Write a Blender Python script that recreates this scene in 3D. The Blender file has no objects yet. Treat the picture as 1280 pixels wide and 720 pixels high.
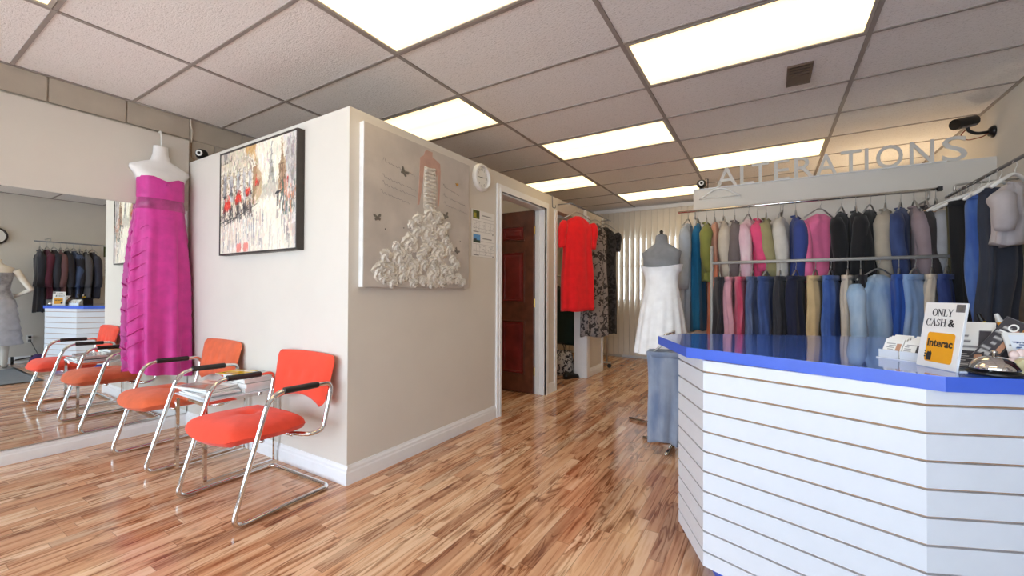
import bpy, bmesh, math, random
import numpy as np
from mathutils import Vector, Matrix
random.seed(7)
NR = np.random.default_rng(7)
C = bpy.context.scene.collection
PI = math.pi
def lin(c):
    return tuple(((x/255)/12.92 if x/255 <= .04045 else ((x/255+.055)/1.055)**2.4) for x in c)

# ------------------------------------------------------------------ camera, sky, exposure
SC = bpy.context.scene
cam = bpy.data.objects.new('camera', bpy.data.cameras.new('camera'))
C.objects.link(cam); SC.camera = cam
cr, cu, cf = Vector((.85157, .52422, .00439)), Vector((.00117, -.01027, .99995)), Vector((-.52423, .85152, .00936))
M = Matrix((cr, cu, -cf)).transposed().to_4x4(); M.translation = Vector((0, 0, 1.12)); cam.matrix_world = M
cam.data.sensor_width = 36; cam.data.lens = 14.677; cam.data.clip_start = .05
SKY = 6.6; SUN = 30; PANEL = 1.35; EXPOSURE = .15
w = bpy.data.worlds.new('overcast_sky'); SC.world = w; w.use_nodes = True
bg = w.node_tree.nodes['Background']; bg.inputs[0].default_value = (.74, .90, 1.08, 1); bg.inputs[1].default_value = SKY
SC.view_settings.view_transform = 'Standard'; SC.view_settings.look = 'None'
SC.view_settings.exposure = EXPOSURE; SC.view_settings.gamma = 1
SC.view_settings.use_curve_mapping = False
sl = bpy.data.lights.new('sun', 'SUN'); sl.energy = SUN; sl.angle = .02; sl.color = (.93, .96, 1)
so = bpy.data.objects.new('sun', sl); C.objects.link(so); so.rotation_euler = (math.radians(-4), math.radians(38), 0)
for nm, x, sx in (('shop_front_portal', -2.6, 3.0), ('shop_front_portal', .3, 2.2)):      # daylight portals in the shop front glazing
    l = bpy.data.lights.new(nm, 'AREA'); l.shape = 'RECTANGLE'; l.size = sx; l.size_y = 2.2
    l.cycles.is_portal = True
    o = bpy.data.objects.new(nm, l); C.objects.link(o); o.location = (x, -2.44, 1.25); o.rotation_euler = (-PI/2, 0, 0)
    o.rotation_euler = (PI/2, 0, 0)

# ------------------------------------------------------------------ materials
class NT:
    def __init__(s, name):
        s.m = bpy.data.materials.new(name); s.m.use_nodes = True; s.t = s.m.node_tree
        s.b = s.t.nodes['Principled BSDF']
    def n(s, typ, props=None, **ins):
        nd = s.t.nodes.new(typ)
        for k, v in (props or {}).items(): setattr(nd, k, v)
        for k, v in ins.items():
            k = k.replace('_', ' ')
            key = int(k[1:]) if k[0] == 'i' and k[1:].isdigit() else k
            s.set(nd.inputs[key], v)
        return nd
    def set(s, sock, v):
        if isinstance(v, bpy.types.NodeSocket): s.t.links.new(v, sock)
        else: sock.default_value = v
    def math(s, op, a, b=0.0, c=0.0):
        return s.n('ShaderNodeMath', {'operation': op}, i0=a, i1=b, i2=c).outputs[0]
    def mix(s, f, a, b, mode='MIX'):
        nd = s.t.nodes.new('ShaderNodeMix'); nd.data_type = 'RGBA'; nd.blend_type = mode
        s.set(nd.inputs[0], f); s.set(nd.inputs[6], a); s.set(nd.inputs[7], b)
        return nd.outputs[2]
    def ramp(s, f, stops):
        nd = s.t.nodes.new('ShaderNodeValToRGB'); s.set(nd.inputs[0], f)
        e = nd.color_ramp.elements
        while len(e) < len(stops): e.new(.5)
        for x, (p, c) in zip(e, stops): x.position = p; x.color = (*c, 1) if len(c) == 3 else c
        return nd.outputs[0]
    def bump(s, h, strength=.3, dist=.01):
        s.set(s.b.inputs['Normal'], s.n('ShaderNodeBump', Height=h, Strength=strength, Distance=dist).outputs[0])
    def base(s, v): s.set(s.b.inputs['Base Color'], v)

def plain(name, rgb, rough=.5, metal=0, var=.06, scale=20, bump=0, bscale=200, spec=.5, coat=0, sheen=0):
    s = NT(name); c = lin(rgb)
    pos = s.n('ShaderNodeNewGeometry').outputs['Position']
    if var:
        f = s.n('ShaderNodeTexNoise', Vector=pos, Scale=scale, Detail=3).outputs[0]
        s.base(s.ramp(f, [(.3, tuple(x*(1-var) for x in c)), (.7, tuple(min(1, x*(1+var)) for x in c))]))
    else: s.base((*c, 1))
    s.b.inputs['Roughness'].default_value = rough; s.b.inputs['Metallic'].default_value = metal
    s.b.inputs['Specular IOR Level'].default_value = spec; s.b.inputs['Coat Weight'].default_value = coat
    s.b.inputs['Sheen Weight'].default_value = sheen
    if bump:
        s.bump(s.n('ShaderNodeTexNoise', Vector=pos, Scale=bscale, Detail=2).outputs[0], bump, .004)
    return s.m

def make_floor():
    s = NT('laminate')
    pos = s.n('ShaderNodeNewGeometry').outputs['Position']
    xyz = s.n('ShaderNodeSeparateXYZ', Vector=pos)
    x, y = xyz.outputs[0], xyz.outputs[1]
    sx = s.math('DIVIDE', s.math('ADD', x, 10.0), .19/3)
    sid = s.math('FLOOR', sx)
    rnd = s.n('ShaderNodeTexWhiteNoise', {'noise_dimensions': '1D'}, W=sid).outputs[0]
    sy = s.math('ADD', s.math('DIVIDE', y, .55), s.math('MULTIPLY', rnd, 7.0))
    seg = s.math('FLOOR', sy)
    cid = s.n('ShaderNodeCombineXYZ', X=sid, Y=seg).outputs[0]
    wn = s.n('ShaderNodeTexWhiteNoise', {'noise_dimensions': '2D'}, Vector=cid)
    r1 = wn.outputs[0]; r2 = s.n('ShaderNodeSeparateColor', Color=wn.outputs[1]).outputs[1]
    zz = s.math('MULTIPLY', r1, 97.0)
    g1 = s.n('ShaderNodeTexNoise', Vector=s.n('ShaderNodeCombineXYZ', X=s.math('MULTIPLY', x, 34.0), Y=s.math('MULTIPLY', y, 2.2), Z=zz).outputs[0], Scale=1, Detail=4, Distortion=.5).outputs[0]
    big = s.n('ShaderNodeTexNoise', Vector=s.n('ShaderNodeCombineXYZ', X=s.math('MULTIPLY', x, 11.0), Y=s.math('MULTIPLY', y, 1.5), Z=zz).outputs[0], Scale=1, Detail=2, Distortion=1.2).outputs[0]
    knot = s.n('ShaderNodeTexNoise', Vector=s.n('ShaderNodeCombineXYZ', X=s.math('MULTIPLY', x, 7.0), Y=s.math('MULTIPLY', y, 3.0), Z=s.math('MULTIPLY', zz, .31)).outputs[0], Scale=1, Detail=1).outputs[0]
    rings = s.math('ABSOLUTE', s.math('SUBTRACT', s.math('FRACT', s.math('MULTIPLY', big, 7.0)), .5))
    col = s.ramp(s.math('ADD', s.math('MULTIPLY', r1, .42), s.math('MULTIPLY', g1, .66)),
                 [(.18, lin((172, 116, 84))), (.34, lin((210, 154, 116))), (.55, lin((230, 182, 144))), (.8, lin((244, 210, 176)))])
    grain = s.ramp(g1, [(.27, (.50, .37, .29)), (.40, (.84, .76, .70)), (.5, (1, 1, 1))])
    col = s.mix(.75, col, grain, 'MULTIPLY')
    st = s.n('ShaderNodeTexNoise', Vector=s.n('ShaderNodeCombineXYZ', X=s.math('MULTIPLY', x, 26.0), Y=s.math('MULTIPLY', y, 1.5), Z=s.math('MULTIPLY', zz, .7)).outputs[0], Scale=1, Detail=2, Distortion=1.6).outputs[0]
    col = s.mix(.8, col, s.ramp(st, [(.31, (.36, .22, .15)), (.38, (.70, .55, .45)), (.44, (1, 1, 1))]), 'MULTIPLY')
    ringc = s.ramp(rings, [(.0, (.30, .19, .14)), (.10, (.62, .50, .42)), (.26, (1, 1, 1))])
    mk = s.ramp(s.math('ADD', knot, s.math('MULTIPLY', s.math('SUBTRACT', r2, .5), .34)), [(.50, (0, 0, 0)), (.60, (1, 1, 1))])
    col = s.mix(s.math('MULTIPLY', mk, .9), col, ringc, 'MULTIPLY')
    smoky = s.mix(s.math('MULTIPLY', s.math('GREATER_THAN', r2, .86), .30), col, (*lin((140, 98, 78)), 1))
    fx = s.math('ABSOLUTE', s.math('SUBTRACT', s.math('FRACT', sx), .5))
    fy = s.math('ABSOLUTE', s.math('SUBTRACT', s.math('FRACT', sy), .5))
    line = s.math('MAXIMUM', s.math('GREATER_THAN', fx, .484), s.math('GREATER_THAN', fy, .4975))
    col = s.mix(s.math('MULTIPLY', line, .42), smoky, (*lin((95, 58, 38)), 1))
    s.base(col)
    s.set(s.b.inputs['Roughness'], s.math('ADD', s.math('MULTIPLY', g1, .08), .11))
    s.b.inputs['Specular IOR Level'].default_value = .55
    s.bump(s.n('ShaderNodeTexNoise', Vector=pos, Scale=9, Detail=1).outputs[0], .06, .01)
    return s.m

def make_tile():
    s = NT('acoustic_tile')
    pos = s.n('ShaderNodeNewGeometry').outputs['Position']
    a = s.n('ShaderNodeTexNoise', Vector=s.n('ShaderNodeMapping', Vector=pos, Scale=(1, 1.9, 1)).outputs[0], Scale=60, Detail=3, Distortion=.6).outputs[0]
    v = s.n('ShaderNodeTexVoronoi', Vector=pos, Scale=75).outputs[0]
    hole = s.math('LESS_THAN', v, .16)
    fis = s.ramp(a, [(.34, (.74, .72, .70)), (.42, (1, 1, 1))])
    c = s.mix(.55, (*lin((243, 238, 234)), 1), fis, 'MULTIPLY')
    c = s.mix(s.math('MULTIPLY', hole, .28), c, (*lin((110, 100, 95)), 1))
    s.base(c); s.b.inputs['Roughness'].default_value = .95; s.b.inputs['Specular IOR Level'].default_value = .1
    s.bump(s.math('SUBTRACT', a, s.math('MULTIPLY', hole, .5)), .5, .006)
    return s.m

def make_diffuser():
    s = NT('lit_diffuser'); t = s.t
    uv = s.n('ShaderNodeSeparateXYZ', Vector=s.n('ShaderNodeTexCoord').outputs['Generated']).outputs
    d = s.math('ABSOLUTE', s.math('SUBTRACT', uv[1], .5))
    band = s.math('ABSOLUTE', s.math('SUBTRACT', d, .2))                     # two tubes behind the sheet
    e = s.math('SUBTRACT', 1.25, s.math('MULTIPLY', band, 1.6))
    s.base((*lin((235, 228, 205)), 1))
    s.set(s.b.inputs['Emission Color'], (1.5, 1.15, .60, 1))
    s.set(s.b.inputs['Emission Strength'], s.math('MULTIPLY', e, PANEL))
    s.b.inputs['Roughness'].default_value = .35
    return s.m

def make_print(name, rough=.6, coat=0):
    s = NT(name); s.base(s.n('ShaderNodeVertexColor', {'layer_name': 'Col'}).outputs[0])
    s.b.inputs['Roughness'].default_value = rough; s.b.inputs['Coat Weight'].default_value = coat
    return s.m

def make_glass(name, tint=(1, 1, 1), gloss=.08):
    m = bpy.data.materials.new(name); m.use_nodes = True; t = m.node_tree; t.nodes.clear()
    o = t.nodes.new('ShaderNodeOutputMaterial'); mx = t.nodes.new('ShaderNodeMixShader')
    a = t.nodes.new('ShaderNodeBsdfTransparent'); b = t.nodes.new('ShaderNodeBsdfGlossy'); f = t.nodes.new('ShaderNodeFresnel')
    a.inputs[0].default_value = (*tint, 1); b.inputs[1].default_value = .02; f.inputs[0].default_value = 1.45
    t.links.new(f.outputs[0], mx.inputs[0]); t.links.new(a.outputs[0], mx.inputs[1]); t.links.new(b.outputs[0], mx.inputs[2])
    t.links.new(mx.outputs[0], o.inputs[0]); return m

def make_cloth(rgb, name='cloth', var=.14, rough=.9, pattern=None):
    s = NT(name); c = lin(rgb)
    pos = s.n('ShaderNodeTexCoord').outputs['Object']
    f = s.n('ShaderNodeTexNoise', Vector=pos, Scale=14, Detail=4).outputs[0]
    col = s.ramp(f, [(.3, tuple(x*(1-var) for x in c)), (.7, tuple(min(1, x*(1+var)) for x in c))])
    if pattern:
        k, rgb2 = pattern
        c2 = (*lin(rgb2), 1)
        if k == 'floral':
            v = s.n('ShaderNodeTexNoise', Vector=pos, Scale=16, Detail=2, Distortion=1.5).outputs[0]
            col = s.mix(s.math('GREATER_THAN', v, .52), col, c2)
        elif k == 'fade':
            z = s.n('ShaderNodeSeparateXYZ', Vector=pos).outputs[2]
            col = s.mix(s.ramp(s.math('ADD', s.math('MULTIPLY', z, -1.2), 0), [(.45, (0, 0, 0)), (.75, (1, 1, 1))]), col, c2)
        elif k == 'wash':
            v = s.n('ShaderNodeTexNoise', Vector=s.n('ShaderNodeMapping', Vector=pos, Scale=(1, 1, .35)).outputs[0], Scale=9, Detail=3).outputs[0]
            col = s.mix(s.ramp(v, [(.42, (0, 0, 0)), (.66, (1, 1, 1))]), col, c2)
    s.base(col); s.b.inputs['Roughness'].default_value = rough; s.b.inputs['Sheen Weight'].default_value = .15
    s.bump(s.n('ShaderNodeTexNoise', Vector=pos, Scale=420, Detail=1).outputs[0], .15, .002)
    return s.m

MT = dict(
    floor=make_floor(), tile=make_tile(), diffuser=make_diffuser(), print=make_print('printed_face'), glossprint=make_print('glossy_print', .25, .3),
    subfloor=plain('subfloor', (70, 50, 38), .9), tee=plain('tee_bar_enamel', (158, 148, 141), .55, var=.04),
    lightframe=plain('fixture_enamel', (176, 168, 158), .4, var=.03), plenum=plain('plenum', (90, 86, 82), .9),
    wall=plain('wall_paint', (222, 215, 204), .62, var=.025, scale=3, bump=.08, bscale=120, spec=.35),
    block=plain('painted_block', (192, 180, 163), .7, var=.05, scale=8, bump=.25, bscale=90),
    mortar=plain('block_joint', (206, 198, 184), .8),
    trim=plain('white_trim', (243, 243, 243), .32, var=.015), chrome=plain('chrome', (226, 226, 224), .07, 1, var=0),
    steel=plain('brushed_steel', (190, 188, 184), .35, .75, var=.03), greymetal=plain('grey_painted_metal', (176, 174, 170), .4, .1, var=.03), mirror=plain('mirror_silver', (236, 240, 238), 0, 1, var=0),
    black=plain('black_plastic', (24, 24, 25), .38, var=.1), darkrubber=plain('arm_rubber', (36, 33, 32), .45, var=.1),
    red=make_cloth((238, 74, 48), 'red_orange_fabric', .07), orange=make_cloth((226, 104, 62), 'faded_orange_fabric', .1),
    seam=make_cloth((185, 62, 42), 'piping_fabric'), door=plain('mahogany', (100, 56, 40), .28, var=.35, scale=9, coat=.3),
    doorpanel=plain('mahogany_panel', (116, 34, 34), .22, var=.3, scale=7, coat=.4), brass=plain('brass', (190, 150, 80), .25, 1),
    slat=plain('white_slatwall', (226, 229, 236), .3, var=.012), mdf=plain('slat_groove_board', (178, 138, 104), .8, var=.12, scale=40),
    blue=plain('blue_laminate', (74, 116, 230), .07, var=.03, coat=.5), bluedge=plain('blue_edge', (70, 104, 214), .3, var=.03),
    letter=plain('letter_acrylic', (214, 210, 202), .35, var=.02), white=plain('white_plastic', (240, 238, 233), .4, var=.02),
    form=plain('form_plastic', (243, 240, 236), .35, var=.02), skin=plain('mannequin_skin', (238, 228, 214), .4, var=.03),
    magenta=make_cloth((208, 54, 150), 'magenta_chiffon', .12, .55), sash=make_cloth((176, 62, 128), 'beaded_sash', .3, .4),
    paper=plain('paper', (238, 236, 231), .7, var=.03), ink=plain('ink', (38, 38, 42), .6, var=0), greyink=plain('grey_ink', (120, 116, 116), .6, var=.1),
    yellow=plain('yellow_print', (244, 204, 40), .4, var=.03), orangeprint=plain('orange_print', (243, 168, 34), .35, var=.03),
    acrylic=plain('clear_acrylic', (226, 230, 234), .12, var=.02, spec=.6), glass=make_glass('window_glass'),
    blind=plain('blind_vinyl', (226, 216, 202), .35, var=.04, scale=5), brown=plain('bronze_vent', (112, 92, 76), .45, .3),
    canvas=plain('canvas_ground', (198, 189, 180), .75, var=.1, scale=6, bump=.3, bscale=300), canvasedge=plain('canvas_edge', (240, 238, 235), .6),
    petal=plain('cloth_petal', (226, 218, 206), .75, var=.06, scale=40, bump=.3, bscale=250), flesh=plain('painted_skin', (196, 158, 142), .7, var=.08),
    darkframe=plain('dark_frame', (58, 50, 44), .45, var=.15), grey=plain('grey_plastic', (120, 120, 122), .45),
    pewter=plain('pewter', (134, 130, 124), .4, .6), concrete=plain('pavement', (172, 170, 166), .9, var=.1),
    mat=make_cloth((92, 94, 98), 'floor_mat_pile'), purple=make_cloth((86, 62, 120), 'purple_cloth'), tan=plain('wood_hanger', (206, 168, 130), .4, var=.1),
    plug=plain('cream_cable', (225, 214, 196), .5), cord=plain('brown_cable', (150, 116, 84), .6), redcord=plain('rust_cable', (150, 74, 44), .6),
    clockface=plain('clock_face', (245, 243, 236), .35, var=.02), pinkish=plain('pale_pink', (240, 214, 208), .5), tape=plain('tape_roll', (214, 204, 160), .3, spec=.7),
)

# ------------------------------------------------------------------ mesh builder
def make_vinyl(name, rgb, t):
    m = plain(name, rgb, .32, var=.03, scale=5); nt = m.node_tree; b = nt.nodes['Principled BSDF']; o = nt.nodes['Material Output']
    tr = nt.nodes.new('ShaderNodeBsdfTranslucent'); tr.inputs[0].default_value = (*lin(rgb), 1); mx = nt.nodes.new('ShaderNodeMixShader'); mx.inputs[0].default_value = t
    nt.links.new(b.outputs[0], mx.inputs[1]); nt.links.new(tr.outputs[0], mx.inputs[2]); nt.links.new(mx.outputs[0], o.inputs[0]); return m
def make_lamp(name, col, st):
    s = NT(name); s.b.inputs['Emission Color'].default_value = (*col, 1); s.b.inputs['Emission Strength'].default_value = st; return s.m
MT['bulb'] = make_lamp('bulb_glow', (1, .78, .5), 260)
MT['blind'] = make_vinyl('blind_vinyl', (240, 232, 220), .07)
# ------------------------------------------------------------------ mesh builder
class MB:
    def __init__(s): s.v = []; s.f = []
    def add(s, v, f):
        k = len(s.v); s.v += [tuple(p) for p in v]; s.f += [tuple(i+k for i in q) for q in f]; return s
    def box(s, c, d, rz=0, bev=0):
        if bev:
            bm = bmesh.new(); bmesh.ops.create_cube(bm, size=1)
            bmesh.ops.scale(bm, vec=d, verts=bm.verts)
            bmesh.ops.bevel(bm, geom=bm.edges[:], offset=bev, segments=2, affect='EDGES')
            bmesh.ops.rotate(bm, cent=(0, 0, 0), matrix=Matrix.Rotation(rz, 3, 'Z'), verts=bm.verts)
            v = [tuple(p.co+Vector(c)) for p in bm.verts]; bm.verts.index_update()
            f = [[q.index for q in fc.verts] for fc in bm.faces]; bm.free(); return s.add(v, f)
        x, y, z = (k/2 for k in d); cs, sn = math.cos(rz), math.sin(rz)
        v = [(c[0]+a*x*cs-b*y*sn, c[1]+a*x*sn+b*y*cs, c[2]+e*z) for e in (-1, 1) for a, b in ((-1, -1), (1, -1), (1, 1), (-1, 1))]
        return s.add(v, [(3, 2, 1, 0), (4, 5, 6, 7), (0, 1, 5, 4), (1, 2, 6, 5), (2, 3, 7, 6), (3, 0, 4, 7)])
    def span(s, a, b): return s.box([(p+q)/2 for p, q in zip(a, b)], [abs(q-p) for p, q in zip(a, b)])
    def prism(s, poly, z0, z1):
        n = len(poly); v = [(x, y, z0) for x, y in poly]+[(x, y, z1) for x, y in poly]
        return s.add(v, [tuple(range(n-1, -1, -1)), tuple(range(n, 2*n))]+[(i, (i+1) % n, n+(i+1) % n, n+i) for i in range(n)])
    def tube(s, pts, r, seg=8, closed=False, caps=True):
        P = [Vector(p) for p in pts]; n = len(P); rr = r if hasattr(r, '__len__') else [r]*n
        T = []
        for i in range(n):
            a = P[(i-1) % n] if (closed or i) else P[0]; b = P[(i+1) % n] if (closed or i < n-1) else P[-1]
            T.append((b-a).normalized())
        up = Vector((0, 0, 1)) if abs(T[0].z) < .9 else Vector((1, 0, 0))
        N = (up-T[0]*up.dot(T[0])).normalized(); v = []
        for i in range(n):
            N = (N-T[i]*N.dot(T[i])).normalized(); B = T[i].cross(N)
            v += [P[i]+(N*math.cos(2*PI*k/seg)+B*math.sin(2*PI*k/seg))*rr[i] for k in range(seg)]
        f = [(i*seg+k, i*seg+(k+1) % seg, ((i+1) % n)*seg+(k+1) % seg, ((i+1) % n)*seg+k) for i in range(n if closed else n-1) for k in range(seg)]
        if caps and not closed: f += [tuple(range(seg-1, -1, -1)), tuple((n-1)*seg+k for k in range(seg))]
        return s.add(v, f)
    def lathe(s, prof, c=(0, 0, 0), seg=20, axis='z'):
        v = []
        for r, z in prof:
            for k in range(seg):
                a = 2*PI*k/seg; p = (r*math.cos(a), r*math.sin(a), z)
                if axis == 'x': p = (p[2], p[0], p[1])
                if axis == 'y': p = (p[0], p[2], p[1])
                v.append([p[i]+c[i] for i in range(3)])
        n = len(prof)
        f = [(i*seg+k, i*seg+(k+1) % seg, (i+1)*seg+(k+1) % seg, (i+1)*seg+k) for i in range(n-1) for k in range(seg)]
        f += [tuple(range(seg-1, -1, -1)), tuple((n-1)*seg+k for k in range(seg))]
        return s.add(v, f)
    def loft(s, rings, caps=True):
        n = len(rings[0]); v = [p for r in rings for p in r]; m = len(rings)
        f = [(i*n+k, i*n+(k+1) % n, (i+1)*n+(k+1) % n, (i+1)*n+k) for i in range(m-1) for k in range(n)]
        if caps: f += [tuple(range(n-1, -1, -1)), tuple((m-1)*n+k for k in range(n))]
        return s.add(v, f)
    def grid(s, fn, nu, nv):
        v = [fn(i/nu, j/nv) for j in range(nv+1) for i in range(nu+1)]
        return s.add(v, [(j*(nu+1)+i, j*(nu+1)+i+1, (j+1)*(nu+1)+i+1, (j+1)*(nu+1)+i) for j in range(nv) for i in range(nu)])
    def build(s, name, m, parent=None, smooth=False, loc=None, rot=None):
        me = bpy.data.meshes.new(name); me.from_pydata(s.v, [], s.f)
        bm = bmesh.new(); bm.from_mesh(me); bmesh.ops.recalc_face_normals(bm, faces=bm.faces); bm.to_mesh(me); bm.free()
        me.materials.append(MT[m] if isinstance(m, str) else m)
        if smooth:
            me.polygons.foreach_set('use_smooth', [True]*len(me.polygons))
            if smooth is not True: me.set_sharp_from_angle(angle=math.radians(smooth))
        return put(name, me, parent, loc, rot)

def put(name, me, parent=None, loc=None, rot=None):
    o = bpy.data.objects.new(name, me); C.objects.link(o); o.parent = parent
    if loc: o.location = loc
    if rot: o.rotation_euler = rot
    return o
def tag(o, label, cat, group=None):
    o['label'] = label; o['category'] = cat
    if group: o['group'] = group
    return o
def thing(name, label, cat, loc=(0, 0, 0), rz=0, group=None, rot=None):
    o = bpy.data.objects.new(name, None); C.objects.link(o); o.empty_display_size = .1
    o.location = loc; o.rotation_euler = rot or (0, 0, rz); return tag(o, label, cat, group)
def struct(o): o['kind'] = 'structure'; return o
def box(name, a, b, m, parent=None, bev=0, smooth=False):
    c = [(p+q)/2 for p, q in zip(a, b)]; d = [abs(q-p) for p, q in zip(a, b)]
    return MB().box(c, d, bev=bev).build(name, m, parent, smooth)
def rpath(pts, r, k=5):                                             # polyline with rounded corners
    P = [Vector(p) for p in pts]; out = [P[0]]
    rr = r if hasattr(r, '__len__') else [r]*len(P)
    for i in range(1, len(P)-1):
        a, b, c = P[i-1], P[i], P[i+1]; d1 = (a-b).normalized(); d2 = (c-b).normalized()
        L = min(rr[i], (a-b).length*.49, (c-b).length*.49); p, q = b+d1*L, b+d2*L
        for j in range(k+1):
            t = j/k; out.append(p*(1-t)**2+b*2*t*(1-t)+q*t*t)
    return out+[P[-1]]
def text_mesh(txt, size, depth, align='LEFT', res=4, offset=0):
    cu_ = bpy.data.curves.new('txt', 'FONT'); cu_.body = txt; cu_.size = size; cu_.extrude = depth/2; cu_.align_x = align
    cu_.resolution_u = res; cu_.offset = offset
    o = bpy.data.objects.new('txt', cu_); C.objects.link(o)
    dg = bpy.context.evaluated_depsgraph_get(); me = bpy.data.meshes.new_from_object(o.evaluated_get(dg))
    bpy.data.objects.remove(o); bpy.data.curves.remove(cu_); return me
def text(name, txt, size, m, parent, loc, rot, depth=.0006, align='CENTER', fit=None, offset=0):
    me = text_mesh(txt, size, depth, align, offset=offset); me.name = name
    if fit:
        co = np.array([v.co for v in me.vertices]); a = co.min(0); b = co.max(0)
        for v in me.vertices:
            v.co.x = (v.co.x-a[0])/(b[0]-a[0])*fit[0]; v.co.y = (v.co.y-a[1])/(b[1]-a[1])*fit[1]
    me.materials.append(MT[m]); return put(name, me, parent, loc, rot)

class Pic:                                                          # a small raster drawn by hand, turned into printed colour on a fine grid
    def __init__(s, w, h, bgc):
        s.w, s.h = w, h; s.a = np.zeros((h, w, 3)); s.a[:] = bgc
        s.u, s.v = np.meshgrid((np.arange(w)+.5)/w, (np.arange(h)+.5)/h)
    def blend(s, mask, col, a=1): s.a = s.a*(1-mask[..., None]*a)+np.array(col, float)*mask[..., None]*a
    def rect(s, u0, v0, u1, v1, col, a=1): s.blend(((s.u >= u0) & (s.u <= u1) & (s.v >= v0) & (s.v <= v1)).astype(float), col, a)
    def poly(s, pts, col, a=1):
        ins = np.zeros_like(s.u, bool); n = len(pts)
        for i in range(n):
            (x1, y1), (x2, y2) = pts[i], pts[(i+1) % n]
            if y1 == y2: continue
            c = ((y1 > s.v) != (y2 > s.v)) & (s.u < (x2-x1)*(s.v-y1)/(y2-y1)+x1); ins ^= c
        s.blend(ins.astype(float), col, a)
    def line(s, p, q, wd, col, a=1):
        x0, x1 = sorted((p[0], q[0])); y0, y1 = sorted((p[1], q[1]))
        i0, i1 = max(0, int((x0-wd)*s.w)-1), min(s.w, int((x1+wd)*s.w)+2); j0, j1 = max(0, int((y0-wd)*s.h)-1), min(s.h, int((y1+wd)*s.h)+2)
        if i1 <= i0 or j1 <= j0: return
        sl_ = np.s_[j0:j1, i0:i1]; u, v = s.u[sl_], s.v[sl_]
        p, q = np.array(p, float), np.array(q, float); d = q-p; L = (d@d) or 1e-9
        t = np.clip(((u-p[0])*d[0]+(v-p[1])*d[1])/L, 0, 1)
        m = (np.hypot(u-p[0]-t*d[0], v-p[1]-t*d[1]) < wd)[..., None]*a
        s.a[sl_] = s.a[sl_]*(1-m)+np.array(col, float)*m
    def dab(s, n, wd, ln, jit, seed, a=.8, vert=True):                # broken brushwork: short strokes picking up the colour under them
        r = random.Random(seed)
        for _ in range(n):
            u, v = r.random(), r.random(); c = s.a[min(s.h-1, int(v*s.h)), min(s.w-1, int(u*s.w))]+r.uniform(-jit, jit)+np.array([r.uniform(-6, 6) for _ in range(3)])
            L = r.uniform(.3, 1)*ln; s.line((u, v), (u+r.uniform(-.012, .012), v+L) if vert else (u+L, v+r.uniform(-.02, .02)), wd, c, a)
    def mesh(s, name, W, H, m, parent=None, loc=None, rot=None):   # lies in local XY, v up
        w_, h_ = s.w, s.h
        xs = np.linspace(-W/2, W/2, w_); ys = np.linspace(-H/2, H/2, h_)
        X, Y = np.meshgrid(xs, ys); co = np.stack([X, Y, 0*X], -1).reshape(-1, 3)
        i = (np.arange(h_-1)[:, None]*w_+np.arange(w_-1)).ravel(); F = np.stack([i, i+1, i+w_+1, i+w_], 1)
        me = bpy.data.meshes.new(name); me.from_pydata(co.tolist(), [], F.tolist())
        ca = me.color_attributes.new('Col', 'FLOAT_COLOR', 'POINT')
        c = np.clip(s.a, 0, 255)/255; c = np.where(c <= .04045, c/12.92, ((c+.055)/1.055)**2.4)
        ca.data.foreach_set('color', np.concatenate([c, np.ones((h_, w_, 1))], -1).astype(np.float32).ravel())
        me.materials.append(MT[m]); return put(name, me, parent, loc, rot)
FACE_MY = (PI/2, 0, 0)                  # print facing -Y
FACE_PX = (PI/2, 0, PI/2)               # print facing +X
FACE_MX = (PI/2, 0, -PI/2)              # print facing -X

# ------------------------------------------------------------------ setting
XL, XR, YF, YB, ZC = -4.19, 1.475, -2.4, 7.2, 2.575
DF = -4.16                               # furred-out lower face of the left wall
BX, BY, PT = -2.08, 1.565, 2.2           # corner and top of the partition block

fl = struct(box('floor', (XL-.1, YF-.1, -.12), (XR+.1, YB+.1, -.012), 'subfloor'))
bw, bl = .19, 1.285
c0 = math.floor((XL+10)/bw)
for c in range(c0, int((XR+10)/bw)+1):
    xa, xb = max(XL, c*bw-10), min(XR, (c+1)*bw-10)
    if xb-xa < .01: continue
    y = YF-((c*.37*bl) % bl)
    while y < YB:
        ya, yb = max(YF, y), min(YB, y+bl)
        if yb-ya > .02: box('plank', (xa+.0005, ya+.0006, -.012), (xb-.0005, yb-.0006, 0), 'floor', fl)
        y += bl
out = struct(box('ground', (-9, -9, -.14), (7, YF-.12, -.04), 'concrete'))

ce = struct(box('ceiling', (XL-.1, YF-.1, ZC+.10), (XR+.1, YB+.1, ZC+.2), 'plenum'))
GX, GY, TW, TL = -.737, 2.4174, .6096, 1.2192
LIGHTS = {(-2, 0), (-1, -2), (-1, 2), (-2, 4), (-1, 6), (0, 0), (0, 4), (0, -4), (-2, -4)}
XC = [XL, -3.175, -1.956, -.737, .482, XR]
YR = [YF]+[GY+TW*j for j in range(-7, 8)]+[YB]
def cellx(i): return XC[i+3], XC[i+4]
for i in range(-3, 2):
    xa, xb = cellx(i)
    for j in range(-8, 8):
        ya, yb = max(YF, GY+TW*j), min(YB, GY+TW*(j+1))
        if (i, j) in LIGHTS or yb-ya < .02: continue
        box('ceiling_tile', (xa+.008, ya+.008, ZC+.006), (xb-.008, yb-.008, ZC+.022), 'tile', ce)
for x in XC[1:-1]: box('tee_bar', (x-.012, YF, ZC), (x+.012, YB, ZC+.012), 'tee', ce)
for y in YR[1:-1]: box('tee_bar', (XL, y-.010, ZC+.001), (XR, y+.010, ZC+.012), 'tee', ce)
for n, (a, b) in enumerate((((XL, YF, ZC-.002), (XL+.02, YB, ZC+.012)), ((XR-.02, YF, ZC-.002), (XR, YB, ZC+.012)))): box('wall_angle', a, b, 'tee', ce)

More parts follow.
